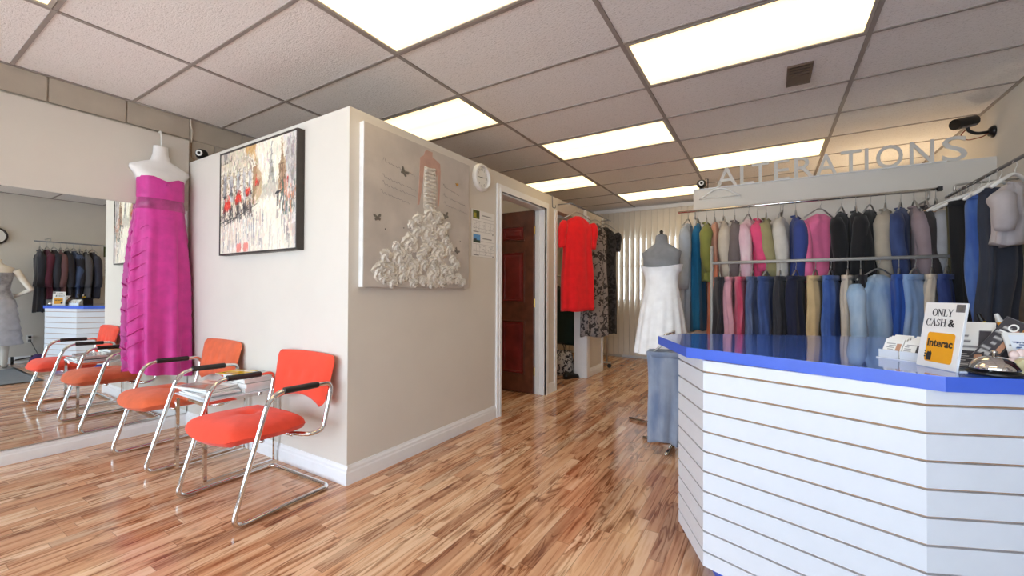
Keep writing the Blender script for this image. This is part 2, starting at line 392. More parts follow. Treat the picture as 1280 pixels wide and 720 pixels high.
# left wall: furred lower part, painted block courses above and beyond
wl = struct(box('wall_left', (XL-.12, YF-.1, -.1), (XL-.012, YB+.1, ZC+.2), 'mortar'))
def blocks(z0, z1, off, ya, yb):
    y = off
    while y < yb:
        a, b = max(ya, y+.004), min(yb, y+.406)
        if b-a > .03: MB().box((XL-.007, (a+b)/2, (z0+z1)/2), (.014, b-a, z1-z0-.006), bev=.003).build('concrete_block', 'block', wl)
        y += .41
blocks(2.40, 2.60, .753-.41*8, YF, YB)
for k in range(1, 12): blocks(2.40-.2*k, 2.60-.2*k, .753-.41*8+(.205 if k % 2 else 0)-.02*(k == 1), BY, YB)
struct(box('wall_left_lining', (XL, YF, 0), (DF, BY-.008, 2.38), 'wall')); bpy.data.objects['wall_left_lining'].name = 'wall_left.001'
wr = struct(box('wall_right', (XR, YF-.1, -.1), (XR+.12, YB+.1, ZC+.2), 'wall'))
m = MB(); m.span((XL-.1, YB, -.1), (-2.5, YB+.12, ZC+.2)); m.span((-.9, YB, -.1), (XR+.1, YB+.12, ZC+.2)); m.span((-2.5, YB, -.1), (-.9, YB+.12, .95)); m.span((-2.5, YB, 2.1), (-.9, YB+.12, ZC+.2))
wb = struct(m.build('wall_back', 'wall'))
# partition block: face towards the shop front, face along the hall with doorway and passage
H0, H1, P0, P1, PE = 3.165, 4.06, 4.32, 5.17, 5.74
struct(box('wall_partition', (XL, BY, 0), (BX, BY+.1, PT), 'wall'))
X0 = BX-.1
for a, b in (((X0, BY+.1, 0), (BX, H0, PT)), ((X0, H0, 2.03), (BX, H1, PT)), ((X0, H1, 0), (BX, P0, PT)), ((X0, P0, 2.06), (BX, P1, PT))): struct(box('wall_hall', a, b, 'wall'))
struct(box('wall_hall', (X0, P1, 0), (BX+.045, PE, PT), 'wall'))
struct(box('wall_inner', (XL, 4.14, 0), (X0, 4.24, PT), 'wall'))
struct(box('wall_divider', (-.66, 4.62, 0), (XR, 4.72, 2.168), 'wall'))
struct(box('trim_5', (-.66, 4.60, 2.168), (1.2, 4.73, 2.174), 'trim'))
# shop front behind the camera
wf = MB()
wf.span((XL-.1, YF-.12, -.1), (XR+.1, YF, .12)); wf.span((XL-.1, YF-.12, 2.40), (XR+.1, YF, ZC+.2))
for a, b in ((XL-.1, -4.12), (-1.12, -1.0), (1.36, XR+.1)): wf.span((a, YF-.12, .12), (b, YF, 2.4))
struct(wf.build('wall_front', 'wall'))
for n, (a, b) in enumerate(((-4.12, -1.12), (-1.0, 1.36))):
    t = MB()
    for x in np.linspace(a, b, 4 if n == 0 else 3): t.span((x-.025, YF-.08, .12), (x+.025, YF-.03, 2.4))
    t.span((a, YF-.08, .12), (b, YF-.03, .17)); t.span((a, YF-.08, 2.35), (b, YF-.03, 2.4))
    wn = struct(t.build('window_%d' % (n+1), 'steel'))
    xs = np.linspace(a, b, 4 if n == 0 else 3)
    for p, q in zip(xs[:-1], xs[1:]): box('pane', (p+.025, YF-.058, .17), (q-.025, YF-.052, 2.35), 'glass', wn)

# baseboards
PROF = [(0, 0), (.014, 0), (.014, .062), (.011, .07), (.011, .082), (.006, .092), (.004, .1), (0, .1)]
def baseboard(name, a, b, nrm, parent=None, h=1.0):
    a, b, n = Vector((*a, 0)), Vector((*b, 0)), Vector((*nrm, 0)); m = MB()
    r = [[p+n*d+Vector((0, 0, z*h)) for d, z in PROF] for p in (a, b)]
    m.loft(r); o = m.build(name, 'trim', parent)
    return struct(o) if not parent else o
baseboard('baseboard_left', (DF, YF), (DF, BY), (1, 0), h=.95)
baseboard('baseboard_front', (DF, BY), (BX+.014, BY), (0, -1), h=1.1)
baseboard('baseboard_hall', (BX, BY), (BX, H0-.062), (1, 0), h=1.1)
baseboard('baseboard_hall.001', (BX, H1+.075), (BX, P0), (1, 0), h=1.1)
baseboard('baseboard_hall.002', (BX+.045, P1+.07), (BX+.045, PE), (1, 0), h=1.1)
baseboard('baseboard_back', (X0+.01, YB), (-.7, YB), (0, -1))
baseboard('baseboard_right', (XR, YF), (XR, 4.6), (-1, 0))
baseboard('baseboard_inner', (XL, 4.14), (X0, 4.14), (0, -1))
# door casing, jambs
def casing(name, y0, y1, zt, wd=.062, x=BX):
    m = MB()
    for k, (d, e) in enumerate(((.018, 0), (.024, .035))):
        m.span((x, y0-wd+e, 0), (x+d, y0, zt+wd-e)); m.span((x, y1, 0), (x+d, y1+wd-e, zt+wd-e)); m.span((x, y0, zt), (x+d, y1, zt+wd-e))
    o = struct(m.build(name, 'trim'))
    j = MB(); j.span((X0-.012, y0, 0), (x+.002, y0+.016, zt)); j.span((X0-.012, y1-.016, 0), (x+.002, y1, zt)); j.span((X0-.012, y0, zt-.016), (x+.002, y1, zt))
    j.span((X0+.03, y1-.028, 0), (X0+.045, y1-.016, zt)); j.build('jamb', 'trim', o)
    return o
casing('trim_1', H0, H1, 2.03)
j = MB(); j.span((X0-.01, P0-.03, 0), (BX+.018, P0+.012, 2.06)); struct(j.build('trim_2', 'trim'))
j = MB(); j.span((X0-.02, P1-.02, 0), (BX+.058, P1, 2.06)); j.span((BX+.045, P1, 0), (BX+.06, P1+.07, 2.12)); struct(j.build('trim_3', 'trim'))
struct(box('trim_4', (X0-.01, PE, 0), (BX+.06, PE+.04, PT), 'trim'))
# six-panel door standing open into the back room
dr = struct(box('door_1', (-3.0, 4.008, .012), (-2.195, 4.046, 2.018), 'door'))
for xa, xb in ((-2.585, -2.315), (-2.88, -2.66)):
    for za, zb in ((1.70, 1.845), (1.013, 1.56), (.215, .79)):
        m = MB(); o_ = [(xa, za), (xb, za), (xb, zb), (xa, zb)]
        def ins(d): return [(xa+d, za+d), (xb-d, za+d), (xb-d, zb-d), (xa+d, zb-d)]
        m.loft([[(x, yy, z) for x, z in ins(d)] for d, yy in ((0, 4.009), (.004, 3.999), (.018, 3.999), (.026, 4.006), (.045, 4.0), (.05, 3.9985))])
        p = m.build('panel', 'doorpanel', dr)
        fm = MB()
        for a, b in (((xa-.012, za-.012), (xb+.012, za)), ((xa-.012, zb), (xb+.012, zb+.012)), ((xa-.012, za), (xa, zb)), ((xb, za), (xb+.012, zb))):
            fm.span((a[0], 3.998, a[1]), (b[0], 4.009, b[1]))
        fm.build('panel_moulding', 'door', dr)
for z in (.25, 1.0, 1.8): MB().tube([(-2.19, 4.03, z-.045), (-2.19, 4.03, z+.045)], .007).build('hinge', 'brass', dr)
MB().lathe([(.026, 0), (.026, -.006), (.01, -.012), (.012, -.035), (.026, -.05), (.02, -.062), (.004, -.065)], (-2.93, 4.008, .98), axis='y').build('door_knob', 'brass', dr, 40)

# mirror on the left wall
mi = thing('wall_mirror', 'large frameless mirror on the left wall reflecting the chairs', 'mirror', (DF, -.2, .1))
MB().span((.002, -1.6, 0), (.009, 1.757, 1.685)).build('mirror_glass', 'mirror', mi)
MB().span((.0, -1.6, -.006), (.012, 1.757, 0)).build('bottom_channel', 'steel', mi)

# ------------------------------------------------------------------ ceiling fixtures
LBL = {(-2, 0): 'lit troffer just above the top of the partition block', (-1, -2): 'lit troffer over the waiting corner, cut by the top of the photo',
       (-1, 2): 'lit troffer in the middle of the hall ceiling', (-2, 4): 'lit troffer above the brown door', (-1, 6): 'farthest lit troffer, in front of the vertical blind',
       (0, 0): 'largest and brightest lit troffer, beside the bronze ceiling vent', (0, 4): 'lit troffer behind the standing sign letters', 
       (0, -4): 'lit troffer behind the viewer, over the shop front', (-2, -4): 'lit troffer whose corner peeks in at the upper left of the photo'}
for (i, j), lb in LBL.items():
    xa, xb = cellx(i); ya, yb = max(YF, GY+TW*j), GY+TW*(j+1)
    cx, cy, sx, sy = (xa+xb)/2, (ya+yb)/2, xb-xa-.026, yb-ya-.026
    t = thing('ceiling_light', lb, 'light', (cx, cy, ZC), group='fluorescent ceiling lights')
    f = MB()
    for s_ in (-1, 1):
        f.span((-sx/2, s_*sy/2-s_*.018, 0), (sx/2, s_*sy/2, .05)); f.span((s_*sx/2-s_*.018, -sy/2+.018, 0), (s_*sx/2, sy/2-.018, .05))
    f.span((-sx/2, -sy/2, .05), (sx/2, sy/2, .055)); f.build('fixture_frame', 'lightframe', t)
    MB().span((-sx/2+.018, -sy/2+.018, .006), (sx/2-.018, sy/2-.018, .012)).build('diffuser', 'diffuser', t)
v = thing('ceiling_vent', 'small bronze air vent set in a ceiling tile', 'vent', (.172, 3.36, ZC+.006))
m = MB()
for s_ in (-1, 1): m.span((s_*.07, -.15, -.012), (s_*.056, .15, .002)); m.span((-.056, s_*.15, -.012), (.056, s_*.136, .002))
vf = m.build('vent_frame', 'brown', v); box('vent_back', (-.056, -.136, -.001), (.056, .136, .001), 'black', v)
m = MB(); m.box((0, .07, -.006), (.112, .13, .006)); m.build('damper_plate', 'brown', v)
for y in (-.10, -.06, -.02): box('vane', (-.056, y-.012, -.008), (.056, y+.012, -.004), 'brown', vf)

# ------------------------------------------------------------------ reception counter
K = [(-.353, 2.029), (-.215, 1.748), (.363, 1.556), (.919, 1.804), (1.04, 2.09)]
ct = thing('reception_counter', 'white slat fronted reception counter with glossy blue top', 'counter', (.35, 1.9, 0))
OFF = Vector((-.35, -1.9, 0))
def miter(poly, d):
    P = [Vector(p) for p in poly]; out = []
    for i, p in enumerate(P):
        ns = []
        if i: e = (p-P[i-1]).normalized(); ns.append(Vector((e.y, -e.x)))
        if i < len(P)-1: e = (P[i+1]-p).normalized(); ns.append(Vector((e.y, -e.x)))
        n = ns[0] if len(ns) == 1 else (ns[0]+ns[1]).normalized()
        k = 1 if len(ns) == 1 else 1/n.dot(ns[0])
        out.append(tuple(p+n*d*k))
    return out
loc = lambda p: (p[0]-.35, p[1]-1.9)
Kin, Kgr = miter(K, -.030), miter(K, -.012)
for i in range(4):
    quad = [loc(q) for q in (Kin[i], Kin[i+1], Kgr[i+1], Kgr[i])]
    bb = MB().prism(quad, .082, .858).build('backing_board', 'mdf', ct)
    q2 = [loc(q) for q in (Kgr[i], Kgr[i+1], K[i+1], K[i])]
    z = [.86]+[.8175-.0757*k for k in range(10)]+[.08]
    for k in range(11):
        zt, zb = z[k]-(.0035 if k else 0), z[k+1]+(.0035 if k < 10 else 0)
        MB().prism(q2, zb, zt).build('slat', 'slat', bb)
toe = miter(K, -.07); toe2 = miter(K, -.085)
for i in range(4): MB().prism([loc(q) for q in (toe2[i], toe2[i+1], toe[i+1], toe[i])], 0, .081).build('toe_kick', 'bluedge', ct)
TOP = [(-.485, 2.183), (-.283, 1.790), (.398, 1.540), (.965, 1.77), (1.13, 2.09), (1.13, 2.95), (.515, 2.81), (-.39, 2.42)]
TOP = [(-.478, 2.19), (-.283, 1.80), (.398, 1.546), (.965, 1.77), (1.13, 2.09), (1.13, 2.98), (.515, 2.79), (-.385, 2.41)]
MB().prism([loc(p) for p in TOP], .8995, .9005).build('counter_top_face', 'blue', ct)
MB().prism([loc(p) for p in TOP], .86, .8995).build('counter_top', 'bluedge', ct)
for x, y, w_, d_ in ((.75, 2.55, .5, .4),): box('storage_carcass', (x-.35-w_/2, y-1.9-d_/2, .0), (x-.35+w_/2, y-1.9+d_/2, .86), 'slat', ct)

# ------------------------------------------------------------------ waiting chairs
def cushion(W, D, T, cx, cy, cz, dome=.012, n=26, power=3.2, dimple=.012, tilt=0, front=0):
    m = MB()
    def pt(u, v, top):
        a, b = u*2-1, v*2-1
        x, y = a*math.sqrt(1-b*b/2), b*math.sqrt(1-a*a/2)          # square to disc
        r = max(abs(a), abs(b))
        k = .46                                                     # back towards a rounded square
        x, y = x*(1-k)+a*k*.96, y*(1-k)+b*k*.96
        e = (1-r**power)**.5 if r < 1 else 0
        z = e*T/2+(dome*(1-r*r) if top else 0)
        if top: z -= dimple*(math.exp(-((x)**2+(y-.05)**2)/.02)*1.7+.5*math.exp(-(x*x)/.006)*max(0, 1-r*1.5)+.4*math.exp(-((y-.05)**2)/.006)*max(0, 1-r*1.6))
        zz = z if top else -z
        return (cx+x*W/2, cy+y*D/2, cz+zz+tilt*y-front*max(0, -y-.5)**2)
    m.grid(lambda u, v: pt(u, v, True), n, n); m.grid(lambda u, v: pt(u, v, False), n, n)
    bm_v = {}
    return m
def make_chair(label, fabric, loc_, rz):
    t = thing('waiting_chair', label, 'chair', loc_, rz, 'waiting room chairs')
    W = .285
    for s_ in (-1, 1):
        pass
    def side(s_):
        x = s_*W
        return [(s_*.16, .10, .338), (x*.98, .16, .336), (x, .225, .345), (x, .268, .52), (x, .275, .6), (x, -.07, .607), (x, -.245, .012)]
    L = side(-1)+[(-W, .25, .012)]; R = [(W, .25, .012)]+side(1)[::-1]
    path = rpath(L+[(-W*.9, .268, .012), (W*.9, .268, .012)]+R, [.05, .06, .06, .04, .055, .09, .06, .05, .04, .04, .05, .06, .09, .055, .04, .06, .06, .05], 6)
    MB().tube(path, .0125, 10).build('frame', 'chrome', t, True)
    for s_ in (-1, 1):
        MB().tube([(s_*W, .195, .6015), (s_*W, .19, .602), (s_*W, -.0, .606), (s_*W, -.005, .606)], [.012, .0175, .0175, .012], 10).build('arm_pad', 'darkrubber', t, 40)
    MB().tube([(-.2, .1, .338), (.2, .1, .338)], .011).build('seat_rail', 'chrome', t, True)
    MB().tube([(-.2, -.06, .35), (.2, -.06, .35)], .011).build('seat_rail', 'chrome', t, True)
    cushion(.545, .475, .105, 0, -.035, .398, .014, tilt=-.008, front=.10).build('seat', fabric, t, True)
    b = MB(); n = 22
    def bp(u, v, front):
        a, q = u*2-1, v                                            # q: 0 bottom .. 1 top
        hw = .245+.04*q**.7
        hw -= .03*max(0, (q-.86)/.14)**2.2+.035*max(0, (.13-q)/.13)**2
        x = a*hw
        z = .452+q*.293-(.0 if q > .5 else .0)+.045*(1-a*a)*(1-q)**2+.006*(1-abs(a)**3)*q
        e = max(0, 1-max(abs(a), abs(2*q-1))**6)**.5
        th = .026*e+(.012*(1-a*a)*math.sin(PI*q) if front else 0)
        if front: th -= .010*(math.exp(-((a-.0)**2)/.01-((q-.5)**2)/.02)+math.exp(-((abs(a)-.45)**2)/.006-((q-.5)**2)/.01))
        y = .272+.055*q-.028*a*a*0-.02*(a*a)
        return (x, y-th if front else y+th*.8, z)
    b.grid(lambda u, v: bp(u, v, True), n, n); b.grid(lambda u, v: bp(u, v, False), n, n)
    bk = b.build('backrest', fabric, t, True)
    for a in (-.45, 0, .45): MB().lathe([(.009, 0), (.007, -.004), (.001, -.005)], (a*.26, .283, .6), 10, 'y').build('button', fabric, bk, True)
    for s_ in (-1, 1): MB().tube([(s_*W, .262, .49), (s_*.24, .285, .5)], .009).build('back_bracket', 'chrome', t, True)
    return t
make_chair('bright red upholstered chrome cantilever chair nearest the outer corner of the partition', 'red', (-2.412, 1.215, 0), .02)
make_chair('faded orange upholstered chrome cantilever chair between the magazine table and the mirror', 'orange', (-3.50, 1.235, 0), .0)

# magazine table with its papers
tb = thing('magazine_table', 'low chrome magazine table standing between the two waiting chairs', 'table', (-2.955, 1.33, 0))
TX, TY = .185, .20
for sx in (-1, 1):
    for sy in (-1, 1): box('leg', (sx*TX-.009, sy*TY-.009, 0), (sx*TX+.009, sy*TY+.009, .475), 'chrome', tb)
    box('floor_rail', (sx*TX-.009, -TY+.009, .0), (sx*TX+.009, TY-.009, .018), 'chrome', tb)
    box('side_rail', (sx*TX-.009, -TY+.009, .457), (sx*TX+.009, TY-.009, .475), 'chrome', tb)
for sy in (-1, 1): box('cross_rail', (-TX+.009, sy*TY-.009, .457), (TX-.009, sy*TY+.009, .475), 'chrome', tb)
box('table_top', (-TX-.012, -TY-.012, .475), (TX+.012, TY+.012, .484), 'acrylic', tb, .003)
def cover(kind):
    p = Pic(28, 36, (236, 234, 230))
    if kind == 0:
        p.rect(.06, .06, .94, .62, (170, 164, 160)); p.poly([(.2, .1), (.5, .55), (.8, .12)], (196, 120, 96), .8); p.rect(.1, .82, .9, .9, (60, 58, 62)); p.rect(.1, .7, .6, .73, (110, 108, 108))
    elif kind == 1:
        p.a[:] = (246, 206, 44); p.rect(.0, .72, 1, .86, (240, 238, 225)); p.rect(.1, .2, .9, .3, (90, 84, 40), .6); p.rect(.1, .4, .7, .47, (120, 100, 40), .5)
    else:
        p.a[:] = (186, 190, 192); p.rect(.05, .35, .6, .9, (120, 124, 128)); p.rect(.64, .1, .95, .9, (216, 214, 210)); p.rect(.05, .1, .6, .28, (232, 230, 226)); p.poly([(.1, .4), (.3, .8), (.5, .4)], (196, 158, 140))
    return p
def magazine(x, y, z, w_, d_, th, rz, kind, label, cat='magazine'):
    t = thing(cat, label, cat, (x, y, z), rz, 'reading matter on the magazine table')
    MB().box((0, 0, th/2), (w_-.004, d_-.004, th-.001)).build('pages', 'paper', t)
    cover(kind).mesh('front_cover', w_, d_, 'glossprint', t, (0, 0, th))
    return t
z = .484
for k, (dx, dy, rz, lb) in enumerate((( -.02, -.09, .05, 'lowest folded newspaper of the front pile on the magazine table'), (.01, -.10, -.04, 'second newspaper from the bottom of the front pile on the table'),
        (-.03, -.085, .12, 'third newspaper up in the front pile on the magazine table'), (-.035, -.10, .2, 'topmost newspaper with a portrait on the front pile of the table'))):
    magazine(-2.955+dx, 1.33+dy, z, .30, .21, .011, rz, 2 if k < 3 else 0, lb, 'newspaper'); z += .0125
z = .484
for k, (dx, dy, rz, kd, lb) in enumerate(((.02, .12, 0, 2, 'lowest thick magazine of the rear stack on the table'), (.04, .11, .05, 0, 'middle thick magazine of the rear stack on the table'),
        (.03, .12, -.04, 2, 'upper grey magazine of the rear stack on the table'))):
    magazine(-2.955+dx, 1.33+dy, z, max(.30, .30), .20, .026, rz, kd, lb); z += .0275
magazine(-3.05, 1.43, z, .2, .16, .006, .25, 1, 'thin magazine with a bright yellow cover on top of the rear stack'); 
magazine(-2.86, 1.47, z, .2, .15, .006, -.08, 2, 'thin grey magazine lying beside the yellow one on the rear stack')

# ------------------------------------------------------------------ pictures, clock, calendar
def street_picture():
    p = Pic(200, 160, (246, 236, 216)); r = random.Random(3); R_ = p.rect; L_ = p.line; P_ = p.poly
    p.rect(0, .0, 1, .34, (232, 222, 206))
    P_([(.84, 1), (1, 1), (1, .0), (.98, .0), (.86, .5), (.86, .8)], (214, 208, 200)); P_([(.86, .80), (.92, 1), (.84, 1)], (226, 220, 208))
    P_([(.0, .26), (.0, 1), (.30, 1), (.50, .95), (.52, .80), (.56, .74), (.60, .55), (.56, .46), (.40, .36)], (222, 208, 184))            # corner house
    P_([(.36, 1), (.37, .86), (.50, .82), (.50, 1)], (206, 164, 106)); P_([(.44, .84), (.44, .42), (.50, .44), (.52, .80)], (178, 142, 104)); P_([(.51, .8), (.51, .46), (.58, .52), (.585, .70)], (206, 178, 142))
    R_(.0, .90, .14, 1, (206, 196, 180)); R_(.05, .93, .10, 1, (150, 142, 136)); L_((0, .895), (.17, .905), .006, (120, 104, 88))
    for rad, c in ((.155, (240, 232, 216)), (.14, (150, 130, 110)), (.125, (238, 228, 210)), (.11, (176, 160, 140))):
        for a in np.linspace(.0, PI, 40): L_((.33+rad*math.cos(a), .80+rad*.72*math.sin(a)), (.33+rad*math.cos(a+.09), .80+rad*.72*math.sin(a+.09)), .008, c)
    R_(.18, .79, .48, .815, (196, 178, 152)); L_((0, .80), (.5, .80), .006, (238, 230, 214)); L_((0, .785), (.5, .785), .004, (120, 106, 92))
    for u in (.03, .105, .125, .20, .225, .30, .325, .385, .405, .455):
        L_((u, .36), (u, .79), .009, (240, 230, 210)); L_((u+.012, .36), (u+.012, .79), .0035, (96, 84, 76), .8); L_((u-.012, .38), (u-.012, .78), .003, (140, 112, 86), .8)
        for v in np.arange(.38, .78, .033): L_((u-.01, v), (u+.01, v), .004, (170, 140, 106), .9)
    for u in (.067, .163, .262, .355, .43):
        R_(u-.024, .50, u+.022, .76, (200, 196, 192)); R_(u-.014, .56, u+.012, .74, (136, 132, 134)); L_((u, .56), (u, .74), .003, (226, 220, 210))
        R_(u-.026, .545, u+.026, .575, (50, 50, 54)); L_((u-.028, .60), (u+.028, .60), .003, (60, 58, 60))
        R_(u-.022, .36, u+.02, .47, (126, 114, 106)); R_(u-.012, .37, u+.012, .45, (70, 64, 62))
    for u, v, s_ in ((.105, .465, .052), (.265, .515, .044), (.395, .565, .036), (.515, .625, .024), (.915, .61, .028)):
        P_([(u-s_, v-s_*.95), (u+s_, v-s_*.75), (u+s_*.9, v+s_), (u-s_*.75, v+s_*.95)], (226, 62, 46)); L_((u-s_, v-s_*.95), (u+s_, v-s_*.75), .007, (150, 40, 34)); L_((u-s_*.5, v), (u+s_*.5, v+.01), .006, (240, 100, 80))
    P_([(.645, .585), (.675, .68), (.690, .80), (.698, .985), (.703, .985), (.711, .80), (.728, .68), (.755, .585)], (170, 164, 154)); P_([(.680, .585), (.70, .66), (.722, .585)], (240, 230, 212))
    for v in (.64, .70, .78): L_((.675+.03*(v-.64), v), (.727-.03*(v-.64), v), .005, (130, 124, 116))
    P_([(.585, .50), (.60, .62), (.64, .58), (.68, .62), (.74, .58), (.80, .62), (.80, .46), (.585, .46)], (206, 196, 180))
    P_([(.785, .50), (.79, .74), (.81, .77), (.822, .86), (.832, .975), (.842, .86), (.856, .77), (.875, .74), (.88, .48)], (182, 150, 118))
    for v in (.60, .68, .75, .80): L_((.795, v), (.87, v), .005, (128, 100, 78))
    for u in (.81, .835, .858): L_((u, .52), (u, .74), .004, (120, 92, 74))
    P_([(.90, .45), (.90, .72), (1, .84), (1, .40)], (196, 188, 180))
    for k in range(12): u = r.uniform(.88, .99); L_((u, .4), (u+r.uniform(-.02, .02), .95), .003, (140, 132, 128), .6)
    p.dab(2600, .006, .035, 16, 1); p.dab(500, .004, .06, 34, 2, .7)
    for k in range(260):                                            # wet street streaks
        u = r.random(); v = r.uniform(.0, .30)*(1 if u < .5 else 1.1); c = r.choice([(250, 242, 226), (250, 246, 236), (176, 166, 166), (206, 178, 160), (150, 154, 162), (238, 222, 198), (226, 196, 176), (120, 112, 112)])
        L_((u, v), (u+r.uniform(-.006, .006), v+r.uniform(.04, .15)), .0045, c, .65)
    for u in (.26, .29, .36, .39): L_((u, .02), (u+.004, .075), .017, (236, 120, 108), .75)
    P_([(.60, .0), (.62, .4), (.72, .46), (.80, .40), (.86, .0)], (252, 242, 222), .6)
    for k in range(110):
        u = r.uniform(.0, .46); v = r.uniform(.28, .38)+.10*u; L_((u, v), (u+r.uniform(-.01, .01), v+r.uniform(.01, .04)), .005, r.choice([(54, 52, 54), (90, 84, 82), (70, 62, 60), (150, 140, 132)]), .85)
    L_((.05, .28), (.52, .44), .004, (70, 64, 62)); L_((.0, .31), (.3, .36), .004, (64, 60, 60))
    for u, v in ((.775, .44), (.79, .45)): L_((u, v-.05), (u, v+.05), .007, (58, 56, 58)); L_((u-.02, v+.06), (u+.02, v+.062), .008, (50, 48, 52)); L_((u, v-.09), (u, v-.16), .005, (150, 140, 132))
    for k in range(90):
        u = r.uniform(.81, .99); v = r.uniform(.30, .56); L_((u, v), (u+r.uniform(-.005, .005), v+r.uniform(.02, .09)), .0055, r.choice([(84, 110, 96), (176, 120, 86), (116, 116, 120), (226, 150, 120), (60, 84, 76), (236, 226, 210)]), .75)
    p.dab(700, .004, .03, 20, 5, .7)
    return p
pa = thing('street_painting', 'framed painting of a wet city street with red awnings', 'picture', (-3.02, BY, 1.764))
PW, PH, PD = 1.005, .765, .05
m = MB()
for s_ in (-1, 1): m.span((s_*PW/2, -PD, -PH/2), (s_*PW/2-s_*.012, -.001, PH/2)); m.span((-PW/2+.012, -PD, s_*PH/2), (PW/2-.012, -.001, s_*PH/2-s_*.012))
m.span((-PW/2+.012, -.02, -PH/2+.012), (PW/2-.012, -.001, PH/2-.012)); m.build('frame', 'darkframe', pa)
street_picture().mesh('painted_canvas', PW-.024, PH-.024, 'print', pa, (0, -PD+.004, 0), FACE_MY)

rp = thing('rose_dress_canvas', 'large grey canvas of a bridal figure with raised cloth roses', 'picture', (BX, 2.148, 1.638))
CW, CH = 1.022, .985                                                # local: x right along the wall (+Y), y out of the wall, z up
RP = lambda u, d, v: (d, (u-.5)*CW, (v-.5)*CH)
MB().box((.0195, 0, 0), (.039, CW, CH), bev=.003).build('canvas', 'canvas', rp)
MB().span((.001, -CW/2-.002, -CH/2), (.037, -CW/2, CH/2)).build('canvas_edge', 'canvasedge', rp)
def flat(pts, d0=.0392, d1=.0415): m_ = MB(); m_.loft([[RP(u, d, v) for u, v in pts] for d in (d0, d1)]); return m_
body = [(.50, .985), (.52, 1.0), (.575, 1.0), (.575, .965), (.62, .95), (.655, .935), (.66, .88), (.655, .74), (.645, .62), (.63, .62), (.632, .74), (.63, .86), (.615, .83), (.60, .70), (.52, .70), (.49, .84), (.475, .72), (.45, .60), (.432, .59), (.445, .72), (.452, .86), (.455, .93), (.49, .955)]
body = [(u, v-.02) for u, v in body]
flat(body).build('painted_figure', 'flesh', rp)
r = random.Random(5)
def ruffle(u0, u1, v, seed):
    m_ = MB(); rr = random.Random(seed); n = 10
    pts = [RP(u0+(u1-u0)*k/n, .046+rr.uniform(-.002, .004), v+rr.uniform(-.006, .006)) for k in range(n+1)]
    m_.tube(pts, [.004]+[.009+rr.uniform(-.003, .003) for _ in range(n-1)]+[.004], 6); return m_
flat([(.495, .86), (.545, .85), (.60, .86), (.612, .80), (.605, .70), (.60, .56), (.49, .56), (.485, .70), (.488, .80)], .0415, .044).build('bodice', 'petal', rp)
for k in range(11): ruffle(.495, .605, .85-.026*k, k).build('bodice_ruffle', 'petal', rp, True)
def rose(u, v, R, seed):
    rr = random.Random(seed); m_ = MB(); n = 56; q = 18; ph = rr.uniform(0, 6); k = rr.choice((4, 5)); pts = []
    cx, cy = (u-.5)*CW, (v-.5)*CH
    def fn(a, b):
        th = a*2*PI; rad = b*R*(1+.09*math.sin(5*th+ph)+.06*math.sin(9*th+2*ph))
        h = .040+.017*(1-b**2.6)
        sp = 1-abs(math.sin(.5*(k*th+ph-11*b+.9*math.sin(2*th+ph))))*2; h += .0085*sp*min(1, b*3)*(1-.35*b)+.003*math.sin(11*th+23*b)
        if b >= 1: h = .0395
        return (h, cx+rad*math.cos(th), cy+rad*math.sin(th))
    m_.grid(fn, n, q); return m_
ROS = [(.555, .535, .062), (.645, .52, .05), (.44, .47, .05), (.54, .40, .085), (.675, .42, .06), (.43, .385, .045), (.37, .30, .078), (.655, .265, .088), (.51, .27, .05), (.76, .30, .052), (.28, .205, .07),
       (.40, .12, .085), (.60, .09, .088), (.20, .10, .062), (.71, .14, .05), (.77, .08, .055), (.84, .18, .045), (.50, .165, .045), (.865, .075, .05), (.30, .075, .05), (.12, .10, .06), (.17, .20, .05), (.58, .32, .045), (.47, .22, .045), (.60, .47, .045), (.72, .36, .04), (.80, .22, .04), (.15, .06, .04), (.68, .045, .045), (.49, .05, .04), (.35, .20, .04), (.585, .20, .045), (.13, .13, .04), (.92, .05, .035), (.31, .13, .035), (.505, .48, .035), (.38, .43, .035), (.74, .47, .035), (.60, .37, .03), (.78, .14, .035), (.25, .27, .035), (.585, .155, .03), (.22, .04, .045), (.40, .035, .04), (.56, .025, .03)]
for k, (u, v, R) in enumerate(ROS): rose(u, v, R, k).build('cloth_rose', 'petal', rp, True)
def bfly(u, v, s_, a, mname):
    W_ = [(0, .1), (.5, .55), (.75, .5), (.7, .15), (.35, 0), (.6, -.3), (.4, -.55), (.1, -.3), (0, -.5), (-.1, -.3), (-.4, -.55), (-.6, -.3), (-.35, 0), (-.7, .15), (-.75, .5), (-.5, .55)]
    ca, sa = math.cos(a), math.sin(a)
    flat([(u+s_*(x*ca-y*sa), v+s_*(x*sa+y*ca)) for x, y in W_], .0392, .0425).build('butterfly', mname, rp)
for u, v, s_, a, mn in ((.315, .77, .045, -.5, 'pewter'), (.72, .545, .042, .4, 'pewter'), (.10, .435, .038, .15, 'pewter'), (.85, .29, .038, -.6, 'pewter'), (.845, .81, .02, .3, 'brass')): bfly(u, v, s_, a, mn)
for u0, u1, v in ((.14, .41, .80), (.13, .42, .70), (.13, .42, .655), (.12, .36, .60), (.69, .87, .76), (.69, .95, .69), (.70, .97, .63)):
    m_ = MB(); n = 40; rr = random.Random(int(v*1000)); pts = []
    for k in range(n+1):
        q = k/n; a_ = .006*math.sin(q*55+rr.uniform(-.5, .5))*(1 if rr.random() < .6 else .2)+(.02*math.exp(-((q-.04)/.03)**2))
        pts.append(RP(u0+(u1-u0)*q, .0398, v-.03*q+a_))
    m_.tube(pts, .0009, 4); m_.build('script_line', 'greyink', rp)
for k in range(22):
    u, v = r.uniform(.16, .9), r.uniform(.03, .42)
    MB().lathe([(.005, 0), (.004, .004), (.001, .005)], RP(u, .0392, v), 8, 'x').build('bead', 'pewter', rp, True)

